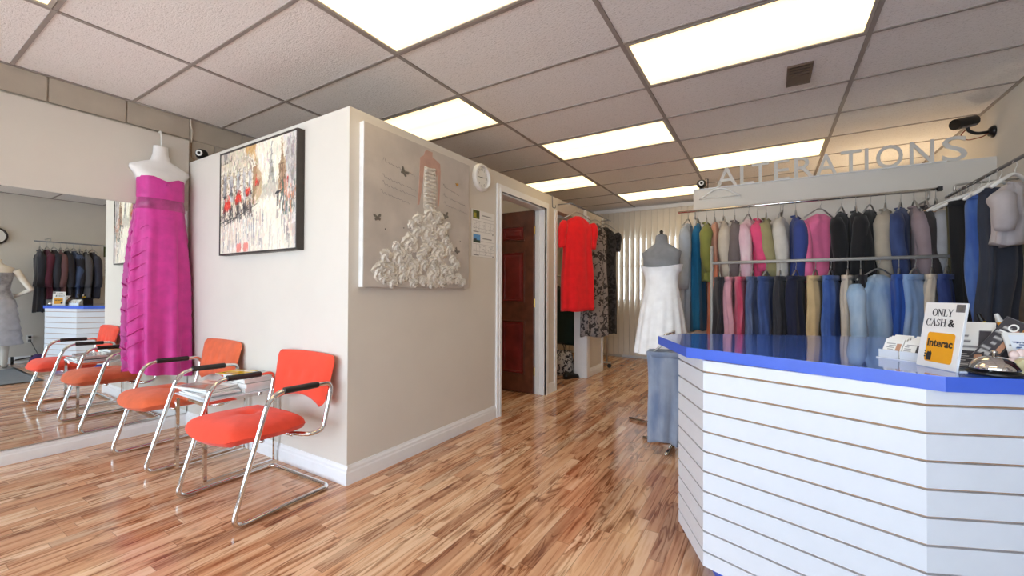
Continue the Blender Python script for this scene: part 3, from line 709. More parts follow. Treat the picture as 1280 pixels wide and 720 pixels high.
ck = thing('wall_clock', 'round cream wall clock beside the door, above the calendar', 'clock', (BX, 2.861, 2.084))
MB().lathe([(.115, 0), (.115, .022), (.108, .034), (.094, .038), (.088, .030), (.088, .012), (.001, .012)], seg=40, axis='x').build('clock_rim', 'white', ck, 40)
MB().lathe([(.0875, .0125), (.0875, .0145), (.001, .0145)], seg=40, axis='x').build('clock_face', 'clockface', ck, 40); cfc = bpy.data.objects['clock_face']
for h_ in range(12):
    a = h_*PI/6; text('numeral', str(h_ or 12), .026, 'ink', cfc, (.0147, .068*math.sin(a), .068*math.cos(a)-.008), FACE_PX)
for nm, a, L, w_ in (('hour_hand', 2*PI*(2.75/12), .045, .007), ('minute_hand', 2*PI*.745, .066, .005)):
    d = (math.sin(a), math.cos(a)); n = (d[1], -d[0])
    q = [(-n[0]*w_/2-d[0]*.012, -n[1]*w_/2-d[1]*.012), (n[0]*w_/2-d[0]*.012, n[1]*w_/2-d[1]*.012), (d[0]*L+n[0]*w_/4, d[1]*L+n[1]*w_/4), (d[0]*L-n[0]*w_/4, d[1]*L-n[1]*w_/4)]
    MB().loft([[(x, p_[0], p_[1]) for p_ in q] for x in (.016, .0172)]).build(nm, 'ink', ck)
MB().lathe([(.005, .0172), (.005, .019), (.001, .02)], seg=12, axis='x').build('hub', 'ink', ck)

def cal_page(W, H, top):
    p = Pic(52, 42, (240, 238, 234))
    if top:
        p.rect(.06, .62, .32, .97, (92, 104, 34)); p.rect(.1, .66, .22, .85, (170, 160, 50)); p.rect(.2, .7, .3, .95, (52, 66, 24))
    else:
        p.rect(.06, .70, .34, .96, (96, 156, 210)); p.rect(.06, .60, .34, .72, (44, 70, 50)); p.rect(.1, .66, .2, .75, (40, 54, 66))
    for k in range(6): p.line((.38 if k > 3 else .06, .08+.15*k), (.95, .08+.15*k), .007, (196, 194, 192), .8)
    for k in range(8): u = .06+.127*k; p.line((u, .08), (u, .53), .006, (206, 204, 202), .7)
    r_ = random.Random(top)
    for k in range(40): u, v = r_.uniform(.08, .92), r_.uniform(.1, .5); p.rect(u, v, u+.03, v+.02, (150, 146, 146), .6)
    p.rect(.45, .78, .85, .84, (120, 116, 116), .7); p.rect(.08, .04, .28, .07, (70, 68, 70)); p.rect(.88, .03, .93, .07, (40, 40, 40))
    return p
cl = thing('wall_calendar', 'white two-page calendar hanging open between canvas and door casing', 'calendar', (BX, 2.905, 1.61))
MB().span((.001, -.17, 0), (.004, .17, .195)).build('upper_page', 'paper', cl); MB().span((.001, -.165, -.195), (.005, .172, 0)).build('lower_page', 'paper', cl)
cal_page(1, 1, 1).mesh('month_print', .336, .19, 'print', cl, (.0045, 0, .097), FACE_PX)
cal_page(1, 1, 0).mesh('month_print', .334, .19, 'print', cl, (.0055, .003, -.098), FACE_PX)

# ------------------------------------------------------------------ sign letters, cameras
sg = thing('letter_sign', 'free-standing pale letters spelling ALTERATIONS on the divider wall', 'sign', (.44, 4.65, 2.174))
for chh, a, b in (('A', -.452, -.262), ('L', -.240, -.122), ('T', -.140, .0), ('E', .042, .163), ('R', .200, .349), ('A', .361, .515), ('T', .540, .682), ('I', .704, .728), ('O', .779, .950), ('N', .992, 1.136), ('S', 1.183, 1.325)):
    text('letter', chh, .2, 'letter', sg, (a-.44, 0, 0), FACE_MY, depth=.018, align='LEFT', fit=(b-a, .195), offset=.0004)

def dome_cam(label, loc_, rz):
    t = thing('dome_camera', label, 'camera', loc_, rz, 'small black dome cameras')
    MB().lathe([(.035, 0), (.04, .006), (.022, .02), (.018, .03)], seg=20).build('stand', 'black', t, True)
    MB().lathe([(.012, .022), (.036, .036), (.046, .062), (.042, .086), (.026, .102), (.004, .106)], seg=24).build('housing', 'black', t, True)
    MB().lathe([(.024, -.040), (.024, -.046), (.014, -.049), (.014, -.040)], (0, 0, .064), 20, 'y').build('lens_ring', 'white', t, 40)
    MB().lathe([(.012, -.0455), (.009, -.050), (.001, -.051)], (0, 0, .064), 14, 'y').build('lens', 'black', t, True)
    return t
dome_cam('small black dome camera with white lens ring on the partition beside the mannequin', (-4.06, BY+.045, PT), .75)
t = dome_cam('small black dome camera with white lens ring at the end of the divider wall', (-.59, 4.668, 2.174), .1)
MB().tube([(.06, 0, .0), (.06, 0, .11), (.03, 0, .11)], .004).build('antenna', 'black', t)
bc = thing('bullet_camera', 'black bullet security camera on a wall arm above the sign letters', 'camera', (XR, 4.66, 2.37))
MB().lathe([(.045, 0), (.045, -.012), (.030, -.03), (.012, -.034)], seg=20, axis='x').build('mount_plate', 'black', bc, True)
MB().tube(rpath([(-.03, 0, 0), (-.10, 0, .0), (-.145, -.01, .03), (-.15, -.015, .07)], .03), .012).build('arm', 'black', bc, True)
d = Vector((-.75, -.55, -.22)).normalized(); o0 = Vector((-.11, .01, .10))
MB().tube([o0, o0+d*.005, o0+d*.13, o0+d*.135], [.03, .036, .036, .03], 16).build('housing', 'grey', bc, 40)
up = Vector((0, 0, .008)); MB().tube([o0+up-d*.01, o0+up+d*.165], .041, 16).build('sunshield', 'black', bc, 40)
MB().tube([o0+d*.135, o0+d*.142], .026, 14).build('lens', 'ink', bc, 40)
MB().tube(rpath([(-.12, .01, .08), (-.19, 0, .0), (-.15, 0, -.045), (-.06, 0, -.03), (-.02, 0, -.0)], .04), .004, 6).build('cable', 'redcord', bc, True)

cb = thing('camera_cable', 'cream cable dropping down the block wall to the corner camera', 'cable', (XL, 1.575, 2.5))
MB().tube(rpath([(.008, .0, .075), (.008, .0, .02), (.012, .012, -.02), (.008, .006, -.125)], .03), .005, 6).build('cream_run', 'plug', cb, True)
MB().tube(rpath([(.008, .006, -.125), (.010, .006, -.25), (.05, .03, -.29)], .02), .004, 6).build('brown_run', 'cord', cb, True)
# ------------------------------------------------------------------ hanging magenta dress on a torso form
df = thing('hanging_torso_form', 'white plastic torso form hooked high on the left wall', 'mannequin', (DF, 1.36, 0))
def ring(w_, t_, z, cy=0, x0=.006, n=28, shape=2.4, dx=0):
    pts = []
    for k in range(n):
        a = 2*PI*k/n; c_, s_ = math.cos(a), math.sin(a)
        pts.append((x0+dx+(t_*(max(0, s_))**(2/shape) if s_ > 0 else 0.0), cy+w_*math.copysign(abs(c_)**(2/2.4), c_), z))
    return pts
R_ = [ring(.10, .085, 1.62), ring(.115, .10, 1.75), ring(.13, .12, 1.86), ring(.145, .13, 1.955), ring(.165, .115, 2.02), ring(.195, .08, 2.065), ring(.19, .07, 2.09), ring(.12, .065, 2.125), ring(.065, .062, 2.15), ring(.05, .058, 2.20), ring(.047, .056, 2.255), ring(.046, .05, 2.268)]
MB().loft(R_).build('torso_shell', 'form', df, True)
MB().tube(rpath([(.03, 0, 2.266), (.03, 0, 2.345), (.012, 0, 2.395), (-.012, 0, 2.392), (-.012, 0, 2.383)], .02), .006, 8).build('hook', 'white', df, True)
gd = thing('magenta_gown', 'long strapless magenta gown draped on the hanging white torso form', 'dress', (DF, 1.36, 0))
def gown_ring(z, k0):
    q = (2.0-z)/1.55                                                # 0 top .. 1 hem
    if q < .10: w_, t_ = .150+.0*q, .135
    elif q < .2: w_, t_ = .142+.02*(q-.1)/.1, .118
    else: w_, t_ = .158+.032*min(1, (q-.2)/.3)**.8, .125+.05*(q-.2)
    n = 64; pts = []
    amp = 0.002+.022*max(0, q-.2)**.7 if q > .2 else .003
    for k in range(n):
        a = 2*PI*k/n; c_, s_ = math.cos(a), math.sin(a)
        f_ = 1+amp/.15*(math.sin(9*a+3*q+.5*math.sin(5*q))+.5*math.sin(17*a-4*q))
        y = w_*math.copysign(abs(c_)**.85, c_)*f_
        x = .012+(t_*s_**.8*f_ if s_ > 0 else -.006)
        sag = 0
        if abs(c_) > .55 and q > .22: x += .012*math.sin(z*52+abs(c_)*9)*(abs(c_)-.55); y += math.copysign(.016*math.sin(z*46+3*s_)*(abs(c_)-.5), c_)   # ruched sides
        zz = z+(.05*math.copysign(abs(c_)**1.3, -c_)*max(0, q-.85)*6.6 if q > .85 else 0)-(.03*max(0, 1-abs(c_)*2.2) if q < .02 else 0)+(.0 if q else 0)
        pts.append((max(x, .004), y, zz))
    return pts
zs = list(np.linspace(2.0, .46, 62))
MB().loft([gown_ring(z, 0) for z in zs], caps=False).build('gown_skirt', 'magenta', gd, True)
def sash_ring(z, d):
    return [(p[0]+(d if p[0] > .02 else 0), p[1]*(1+d*5), p[2]) for p in gown_ring(z, 0)]
MB().loft([sash_ring(1.845, 0), sash_ring(1.843, .005), sash_ring(1.80, .006), sash_ring(1.752, .005), sash_ring(1.75, 0)], caps=False).build('beaded_waistband', 'sash', gd, True)
for z_ in np.linspace(1.62, .75, 10):
    pts = [(p[0]+.001, p[1]*1.0, p[2]-.10*(k_/9)**1.6) for k_, p in enumerate(gown_ring(z_, 0)[22:31])]
    MB().tube(pts[::-1], [.006]*5+[.005, .004, .003, .001], 6).build('drape_fold', 'magenta', gd, True)

# ------------------------------------------------------------------ garments
cloth_cache = {}
def cloth(rgb, pattern=None, rough=.9):
    k = (rgb, pattern, rough)
    if k not in cloth_cache: cloth_cache[k] = make_cloth(rgb, 'garment_cloth', .07, rough, pattern)
    return cloth_cache[k]
def hanger_mb(W=.4, drop=.09, r=.006):
    m = MB(); m.tube(rpath([(0, 0, .018), (.02, 0, .04), (.012, 0, .066), (-.012, 0, .066), (-.02, 0, .05)], .015, 3), .002, 6)
    m.tube([(0, 0, .0), (0, 0, .02)], .003, 6)
    m.tube(rpath([(-W/2, 0, -drop), (-.03, 0, -.008), (.03, 0, -.008), (W/2, 0, -drop)], .03, 3), r, 6); return m
def garment(name, cat, label, group, x, y, zrail, rz, kind, L, rgb, W=.42, T=.075, pattern=None, seed=0, sleeves=0, hang='steel', flare=1.0, rough=.9):
    rr = random.Random(seed*13+5)
    t = thing(name, label, cat, (x, y, zrail), rz, group)
    z0 = -.075
    hanger_mb(max(W*.92, .38 if hang == 'white' else 0), r=.011 if hang == 'white' else .006).build('hanger', hang, t, True, (0, 0, -.064))
    t0 = z0-.045
    p1, p2, p3 = rr.uniform(0, 6), rr.uniform(0, 6), rr.uniform(0, 6); nf = rr.choice((5, 6, 7))
    n, rows = 40, 26; rings = []
    for r_ in range(rows+1):
        q = r_/rows; z = t0-L*q
        if kind in ('top', 'dress', 'coat'):
            sh = min(1, .20+.80*min(1, q*L/.13)**.62)                            # shoulder slope
            w_ = W/2*sh*(1-.10*math.sin(PI*min(1, q*1.6)) if kind == 'dress' else 1-.05*q)
            if kind == 'dress' and q > .35: w_ *= 1+(flare-1)*(q-.35)/.65
            th = T/2*min(1, .35+q*6)*(1+.25*q if kind != 'dress' else 1+(flare-1)*.8*q)
        else:                                                       # trousers folded over the bar
            w_ = W/2*(1-.22*q); th = T/2*min(1, .5+q*6)
        ring_ = []
        for k in range(n):
            a = 2*PI*k/n; c_, s_ = math.cos(a), math.sin(a)
            am = .010*min(1, .25+q*1.4)
            f_ = am*(math.sin(nf*a+p1+1.6*q)+.6*math.sin((nf+4)*a+p2-2.2*q))
            xx = w_*math.copysign(abs(c_)**.8, c_)+f_*c_
            yy = th*math.copysign(abs(s_)**.75, s_)+f_*1.4*s_
            if kind == 'trousers': yy -= math.copysign(.012*max(0, 1-abs(c_)*5), s_)*min(1, q*3)*0+.006*math.sin(9*q+p3)
            ring_.append((xx+.012*math.sin(3*q+p3)*q, yy+.01*math.sin(4*q+p1)*q, z-(.018*abs(c_)*0)+(.012*math.sin(3*a+p2) if r_ == rows else 0)))
        rings.append(ring_)
    m = MB().loft(rings); m.build('body' if kind != 'trousers' else 'trouser_legs', cloth(rgb, pattern, rough), t, True)
    if sleeves:
        for s_ in (-1, 1):
            pts = []; rad = []
            for k in range(9):
                q = k/8; pts.append((s_*(W/2-.015+.02*math.sin(PI*q)+.012*q), .02*math.sin(3*q+p1)-.02*q, t0-.07-sleeves*q)); rad.append((.035 if k == 0 else .055-.014*q)+.004*math.sin(11*q+p2))
            MB().tube(pts, rad, 12).build('sleeve', cloth(rgb, pattern, rough), t, True)
    if kind in ('top', 'coat'):
        MB().tube([(-.05, 0, t0-.004), (0, -.03, t0-.022), (.05, 0, t0-.004), (0, .03, t0+.0)], .010, 6, True).build('collar', cloth(rgb, pattern, rough), t, True)
    if kind == 'trousers':
        MB().loft([[(w2*W/2*math.copysign(abs(math.cos(2*PI*k/20))**.8, math.cos(2*PI*k/20)), T*.55*math.sin(2*PI*k/20), t0+dz) for k in range(20)] for w2, dz in ((1.0, -.035), (1.02, -.005), (.98, .002))]).build('waistband', cloth(rgb, pattern, rough), t, True)
    return t
# wall-mounted upper rail and floor-standing lower rail
ur = thing('clothes_rail', 'upper chrome clothes rail fixed in front of the divider wall', 'rail', (.2, 4.30, 1.9))
MB().tube([(-.95, 0, 0), (.88, 0, 0)], .0125, 10).build('rail', 'chrome', ur, True)
for x in (-.80, -.1, .82): MB().tube(rpath([(x, 0, 0), (x, 0, -.07), (x, .318, -.07)], .02), .008).build('bracket', 'steel', ur, True)
box('end_cap', (.87, -.016, -.016), (.895, .016, .016), 'darkrubber', ur)
lr = thing('clothes_rail', 'lower grey clothes rail on floor posts behind the counter', 'rail', (.36, 3.96, 0))
MB().tube([(-.78, 0, 1.375), (.74, 0, 1.375)], .0125, 10).build('rail', 'greymetal', lr, True)
for x in (-.78, .74):
    MB().tube([(x, 0, .02), (x, 0, 1.52)], .0125, 10).build('post', 'greymetal', lr, True)
    MB().tube([(x, -.25, .02), (x, .25, .02)], .015, 10).build('foot', 'steel', lr, True)
UZ, LZ = 1.9-.0045, 1.375-.0045
G1, G2, G3 = 'garments on the upper rail', 'garments on the lower rail', 'garments on the right wall rail'
UP = [  # name, category, label, X, kind, L, rgb, W, T, pattern, sleeves, rz offset
 ('shirt', 'shirt', 'pale grey shirt at the left end of the upper rail', -.66, 'top', 1.02, (172, 178, 186), .46, .10, None, .55, .35),
 ('evening_dress', 'dress', 'long teal dress beside the pale grey shirt', -.575, 'dress', 1.0, (22, 104, 146), .34, .09, None, 0, .2),
 ('jacket', 'jacket', 'olive garment left of the peach dress on the upper rail', -.50, 'top', .55, (132, 132, 62), .42, .07, None, .4, .1),
 ('sundress', 'dress', 'peach and orange dress beside the teal one', -.43, 'dress', 1.05, (216, 158, 132), .36, .085, ('fade', (240, 140, 104)), 0, .1),
 ('blouse', 'blouse', 'beige blouse right of the peach dress on the upper rail', -.355, 'top', .62, (196, 182, 164), .42, .07, None, .45, 0),
 ('cardigan', 'cardigan', 'brownish grey cardigan left of the pale pink blouse', -.265, 'coat', .72, (112, 100, 98), .44, .08, None, .5, .1),
 ('blouse', 'blouse', 'pale pink blouse with lilac shading on the upper rail', -.155, 'top', .60, (222, 178, 190), .44, .11, ('wash', (236, 214, 214)), .5, .3),
 ('shirt', 'shirt', 'hot pink shirt tucked behind the pale pink blouse', -.085, 'top', .74, (224, 78, 122), .40, .07, None, .4, .1),
 ('shirt', 'shirt', 'khaki shirt left of the cream jacket on the upper rail', -.02, 'top', .52, (156, 146, 104), .42, .065, None, .45, 0),
 ('jacket', 'jacket', 'cream white jacket left of the royal blue top', .085, 'coat', .64, (206, 200, 190), .44, .11, None, .52, .2),
 ('blouse', 'blouse', 'royal blue top left of the pink fleece jacket', .195, 'top', .68, (54, 70, 136), .42, .075, None, .5, .0),
 ('fleece_jacket', 'jacket', 'fluffy bubblegum pink jacket on the upper rail', .365, 'coat', .58, (240, 118, 162), .42, .15, None, .50, .75),
 ('coat', 'coat', 'black coat directly right of the pink jacket', .505, 'coat', .62, (20, 20, 23), .44, .09, None, .5, .3),
 ('coat', 'coat', 'middle one of the three black coats on the upper rail', .595, 'coat', .55, (26, 25, 28), .44, .09, None, .5, .1),
 ('coat', 'coat', 'black coat next to the long beige coat', .685, 'coat', .55, (17, 18, 20), .44, .09, None, .5, .3),
 ('coat', 'coat', 'long beige coat right of the black coats', .775, 'coat', .66, (178, 166, 148), .42, .08, None, .5, .1),
 ('jacket', 'jacket', 'dark denim blue jacket right of the beige coat', .865, 'coat', .70, (50, 62, 104), .44, .10, ('wash', (70, 88, 136)), .55, .2),
 ('cardigan', 'cardigan', 'dusty mauve cardigan right of the dark denim jacket', .94, 'coat', .66, (150, 132, 136), .42, .06, None, .5, 0),
 ('coat', 'coat', 'dark brown coat near the right end of the upper rail', 1.005, 'coat', .72, (62, 56, 56), .42, .05, None, .5, 0),
 ('shirt', 'shirt', 'light grey shirt last on the upper rail at the right', 1.06, 'top', .60, (166, 166, 170), .40, .05, None, .45, .0)]
for k, (nm, ct_, lb, x, kd, L, rgb, W, T, pt, sl, ro) in enumerate(UP):
    garment(nm, ct_, lb, G1, x, 4.30, UZ, PI/2-math.atan2(x, 4.3)-(ro-.1)*.8+random.uniform(-.06, .06), kd, L, rgb, W, T, pt, k, sl, flare=1.2)
LO = [
 ('trousers', 'trousers', 'black trousers at the left end of the lower rail', -.36, 'trousers', .62, (36, 34, 40), .34, .07, None, 0, .1),
 ('trousers', 'trousers', 'pale rose trousers left of the crimson ones on the lower rail', -.285, 'trousers', .66, (206, 150, 160), .34, .07, None, 0, .1),
 ('trousers', 'trousers', 'crimson trousers on the lower rail', -.205, 'trousers', .66, (196, 66, 96), .34, .075, ('wash', (210, 120, 138)), 0, .2),
 ('jeans', 'jeans', 'slate blue jeans right of the crimson trousers', -.115, 'trousers', .68, (76, 92, 128), .34, .075, ('wash', (112, 126, 156)), 0, .2),
 ('jeans', 'jeans', 'mid blue jeans left of the dark navy pair', -.02, 'trousers', .66, (52, 74, 128), .36, .09, ('wash', (80, 104, 156)), 0, .3),
 ('trousers', 'trousers', 'charcoal trousers between the mid blue and navy jeans', .075, 'trousers', .62, (48, 48, 54), .34, .07, None, 0, .1),
 ('jeans', 'jeans', 'dark navy jeans left of the tan chinos', .18, 'trousers', .70, (28, 32, 58), .36, .10, None, 0, .3),
 ('chinos', 'trousers', 'tan chinos on the lower rail under the pink jacket', .305, 'trousers', .68, (206, 178, 132), .34, .085, None, 0, .35),
 ('jeans', 'jeans', 'bright blue jeans right of the tan chinos', .40, 'trousers', .68, (56, 88, 158), .34, .085, ('wash', (96, 126, 184)), 0, .25),
 ('trousers', 'trousers', 'cream trousers left of the washed denim jacket', .50, 'trousers', .66, (206, 194, 178), .32, .065, None, 0, .2),
 ('trousers', 'trousers', 'black trousers left of the washed denim jacket', .575, 'trousers', .64, (28, 28, 34), .34, .07, None, 0, .1),
 ('denim_jacket', 'jacket', 'pale washed denim jacket in front on the lower rail', .675, 'coat', .62, (150, 182, 216), .46, .14, ('wash', (192, 214, 236)), .5, .8),
 ('jeans', 'jeans', 'strong blue jeans right of the washed denim jacket', .785, 'trousers', .66, (40, 82, 164), .34, .075, None, 0, .15),
 ('jeans', 'jeans', 'light blue jeans on the lower rail near the cash sign', .87, 'trousers', .62, (138, 170, 214), .36, .10, ('wash', (176, 198, 230)), 0, .35),
 ('trousers', 'trousers', 'cream trousers near the right post of the lower rail', .955, 'trousers', .60, (214, 200, 180), .33, .065, None, 0, .1),
 ('jeans', 'jeans', 'navy jeans beside the right post of the lower rail', 1.03, 'trousers', .60, (40, 56, 112), .34, .08, ('wash', (70, 92, 150)), 0, .2)]
for k, (nm, ct_, lb, x, kd, L, rgb, W, T, pt, sl, ro) in enumerate(LO):
    garment(nm, ct_, lb, G2, x, 3.96, LZ, PI/2-math.atan2(x, 3.96)-(ro-.1)*.8+random.uniform(-.06, .06), kd, L, rgb, W, T, pt, k+40, sl)
# rail along the right wall with garments and empty hangers
rw = thing('clothes_rail', 'clothes rail running along the right wall behind the counter', 'rail', (1.16, 3.75, 1.86))
MB().tube([(0, -2.17, 0), (0, .72, 0)], .010, 10).build('rail', 'grey', rw, True)
for y in (-2.0, -.9, .55): MB().tube(rpath([(0, y, 0), (0, y, .06), (.314, y, .06)], .02), .008).build('bracket', 'steel', rw, True)
RG = [
 ('trousers', 'trousers', 'olive trousers on the right wall rail', 4.02, 'trousers', 1.0, (84, 80, 50), .24, .09, None, 0, .1),
 ('trousers', 'trousers', 'black trousers between the olive trousers and blue jeans', 3.90, 'trousers', 1.0, (26, 26, 28), .28, .09, None, 0, -.1),
 ('jeans', 'jeans', 'long mid blue jeans on the right wall rail', 3.76, 'trousers', .80, (58, 92, 168), .28, .10, ('wash', (92, 126, 190)), 0, .75),
 ('trousers', 'trousers', 'dark slate trousers right of the long blue jeans', 3.60, 'trousers', .80, (52, 58, 72), .26, .09, None, 0, .7),
 ('blouse', 'blouse', 'pale grey blouse cut off by the right edge of the photo', 3.42, 'top', .34, (190, 184, 186), .28, .10, None, .2, .8)]
for k, (nm, ct_, lb, y, kd, L, rgb, W, T, pt, sl, ro) in enumerate(RG):
    garment(nm, ct_, lb, G3, 1.16, y, 1.8555, ro, kd, L, rgb, W, T, pt, k+80, sl, hang='white')
CO = [((40, 40, 48), 'dark coat'), ((96, 40, 58), 'wine red coat'), ((52, 54, 64), 'charcoal coat'), ((118, 84, 86), 'dusty brown coat'), ((48, 46, 52), 'black coat'), ((70, 84, 116), 'slate blue coat'), ((42, 42, 50), 'near-black coat'), ((96, 94, 98), 'grey coat'), ((56, 56, 68), 'navy coat')]
for k, (rgb, lb) in enumerate(CO):
    garment('coat', 'coat', '%s in the mirrored coat row, %s' % (lb, ('leftmost in it', 'second from its left', 'third from its left', 'fourth from its left', 'in its middle', 'fourth from its right', 'third from its right', 'second from its right', 'rightmost in it')[k]),
            'coats on the right wall rail', 1.16, 1.64+.072*k, 1.8555, random.uniform(-.25, .25), 'coat', .75 if k else .95, rgb, .44, .08, None, k+120, .5)
# empty hangers
def empty_hanger(label, loc_, rz, m_='white', W=.42, tilt=0, group='empty hangers on the right wall rail'):
    t = thing('clothes_hanger', label, 'hanger', loc_, group=group, rot=(tilt, 0, rz))
    m = MB(); m.tube(rpath([(0, 0, -.03), (0, 0, -.012), (.022, 0, .004), (.016, 0, .034), (-.014, 0, .034), (-.022, 0, .012)], .018, 3), .0028, 6); m.build('hook', 'steel', t, True)
    m = MB(); m.tube(rpath([(-W/2, 0, -.125), (-W*.3, 0, -.075), (-.03, 0, -.035), (.03, 0, -.035), (W*.3, 0, -.075), (W/2, 0, -.125)], .05, 4), [.006]+[.009]*(5*4+0)+[.006] if False else .008, 8)
    m.tube([(-W/2+.01, 0, -.122), (W/2-.01, 0, -.122)], .004, 6)
    m.build('shoulder_bar', m_, t, True)
    return t
empty_hanger('single white hanger hooked over the left end of the divider wall', (-.42, 4.596, 2.19), .0, 'white', .36, group='spare hangers')
for k, (y, mm) in enumerate(((4.12, 'white'), (4.17, 'tan'), (4.22, 'white'), (4.27, 'white'), (4.32, 'tan'), (4.37, 'white'))):
    empty_hanger(('white empty hanger next to the olive trousers', 'tan empty hanger second from the olive trousers', 'white empty hanger third from the olive trousers', 'white empty hanger third from the divider wall', 'tan empty hanger second from the divider wall', 'white empty hanger at the rail end by the divider wall')[k],
                 (1.16, y, 1.835), .25-.12*k, mm)

# left side of the hall: red jumpsuit, floral and black garments
HG = 'garments hung along the hall wall'
hr = thing('over_wall_hook', 'grey hook strip hanging over the hall wall beside the door casing', 'hook', (BX, 4.22, PT))
MB().tube(rpath([(-.112, 0, -.05), (-.112, 0, .006), (.008, 0, .006), (.012, 0, -.13), (.05, 0, -.14), (.05, 0, -.11)], .012), .005, 6).build('strip', 'grey', hr, True)
hl = thing('clothes_rail', 'thin clothes rail along the hall wall above the passage', 'rail', (BX+.17, 4.9, 2.13))
MB().tube([(0, -.55, 0), (0, .85, 0)], .008).build('rail', 'grey', hl, True)
for y in (-.52, .80): MB().tube([(0, y, 0), (-.168+(.045 if y > 0 else 0), y, 0)], .006).build('bracket', 'grey', hl, True)
garment('red_jumpsuit', 'dress', 'bright scarlet dress hanging by the passage in the hall', HG, BX+.17, 4.56, 2.1255, 1.0, 'dress', 1.10, (240, 20, 28), .42, .14, None, 201, .30, flare=1.05)
garment('floral_dress', 'dress', 'grey and black floral dress right of the scarlet one', HG, BX+.17, 5.14, 2.1255, .9, 'dress', 1.45, (150, 142, 138), .34, .12, ('floral', (58, 54, 54)), 202, 0, flare=1.1)
garment('black_gown', 'dress', 'black gown at the far end of the hall rail', HG, BX+.17, 5.52, 2.1255, .75, 'dress', 1.45, (58, 56, 58), .36, .12, ('floral', (26, 25, 26)), 203, .25, flare=.9)
garment('green_coat', 'coat', 'dark green coat in the dim alcove behind the scarlet dress', 'garments in the alcove', -2.45, 5.55, 1.35, .3, 'coat', .85, (28, 46, 36), .46, .2, None, 204, .5)
garment('black_coat', 'coat', 'black coat in the dim alcove beside the dark green coat', 'garments in the alcove', -2.72, 5.55, 1.35, .2, 'coat', .85, (24, 24, 26), .46, .2, None, 205, .5)
ar = thing('clothes_rail', 'short clothes rail in the dim alcove', 'rail', (-2.7, 5.55, 1.355)); MB().tube([(-.7, 0, 0), (.5, 0, 0)], .01).build('rail', 'steel', ar, True)
for x in (-.68, .48): MB().tube([(x, 0, -1.355), (x, 0, 0)], .01).build('post', 'steel', ar, True)
bgm = make_cloth((206, 202, 196), 'patterned_bag_cloth', .1, .8, ('floral', (50, 48, 52)))
pb = thing('patterned_bag', 'black and white patterned bag on the floor of the alcove', 'bag', (-2.43, 5.22, 0))
def bag_ring(z, w_, d_): return [(w_*math.copysign(abs(math.cos(a))**.6, math.cos(a)), d_*math.copysign(abs(math.sin(a))**.6, math.sin(a))+.01*math.sin(5*a+z*9), z) for a in np.linspace(0, 2*PI, 25)[:-1]]
MB().loft([bag_ring(0, .17, .10), bag_ring(.02, .19, .12), bag_ring(.18, .18, .12), bag_ring(.30, .16, .06), bag_ring(.33, .15, .02)]).build('bag_body', bgm, pb, True)
for s_ in (-1, 1): MB().tube(rpath([(-.07, s_*.02, .31), (-.06, s_*.03, .42), (.06, s_*.03, .42), (.07, s_*.02, .31)], .05), .006).build('handle', 'black', pb, True)
sh = thing('black_shoe', 'black shoe on the floor by the alcove opening', 'shoe', (-2.2, 5.06, 0), 1.2)
MB().loft([[(-.13, y, z) for y, z in ((-.02, .02), (.02, .02), (.02, .05), (-.02, .05))], [(-.1, y, z) for y, z in ((-.036, .012), (.036, .012), (.03, .085), (-.03, .085))], [(.0, y, z) for y, z in ((-.036, .012), (.036, .012), (.026, .07), (-.026, .07))], [(.09, y, z) for y, z in ((-.045, .012), (.045, .012), (.03, .045), (-.03, .045))], [(.135, y, z) for y, z in ((-.02, .012), (.02, .012), (.015, .028), (-.015, .028))]]).build('upper', 'black', sh, True)
MB().prism([(-.132, -.025), (-.09, -.038), (.0, -.036), (.09, -.047), (.138, -.02), (.138, .02), (.09, .047), (0, .036), (-.09, .038), (-.132, .025)], 0, .013).build('sole', 'darkrubber', sh)

# vertical blind across the back
vb = thing('vertical_blind', 'pale vertical slat blind across the back of the hall', 'blind', (-1.6, 7.06, 0))
box('head_rail', (-1.9, -.03, 2.49), (1.7, .03, 2.545), 'trim', vb)
for k in range(38):
    x = -1.84+k*.092; MB().box((x, 0, 1.275), (.100, .0025, 2.43), -.36+random.uniform(-.06, .06)).build('slat', 'blind', vb)
m = MB()
for x in (-2.5, -1.73, -.95): m.span((x, YB+.02, .95), (x+.05, YB+.07, 2.1))
for z in (.95, 1.55, 2.05): m.span((-2.45, YB+.02, z), (-.95, YB+.07, z+.05))
w3 = struct(m.build('window_3', 'trim')); box('pane', (-2.45, YB+.04, 1.0), (-.95, YB+.046, 2.05), 'glass', w3)

ca_ = thing('rolling_caster_rack', 'foot of a rolling rack with a dark caster by the blind', 'rack', (-2.06, 6.05, 0))
MB().tube([(0, 0, .06), (0, 0, 1.3)], .012).build('post', 'steel', ca_, True); MB().tube([(-.3, 0, .075), (.06, 0, .075)], .014).build('base_rail', 'steel', ca_, True)
for x in (-.28, .04): MB().lathe([(.012, -.012), (.03, -.012), (.03, .012), (.012, .012)], (x, 0, .03), 16, 'y').build('caster', 'darkrubber', ca_, 40)

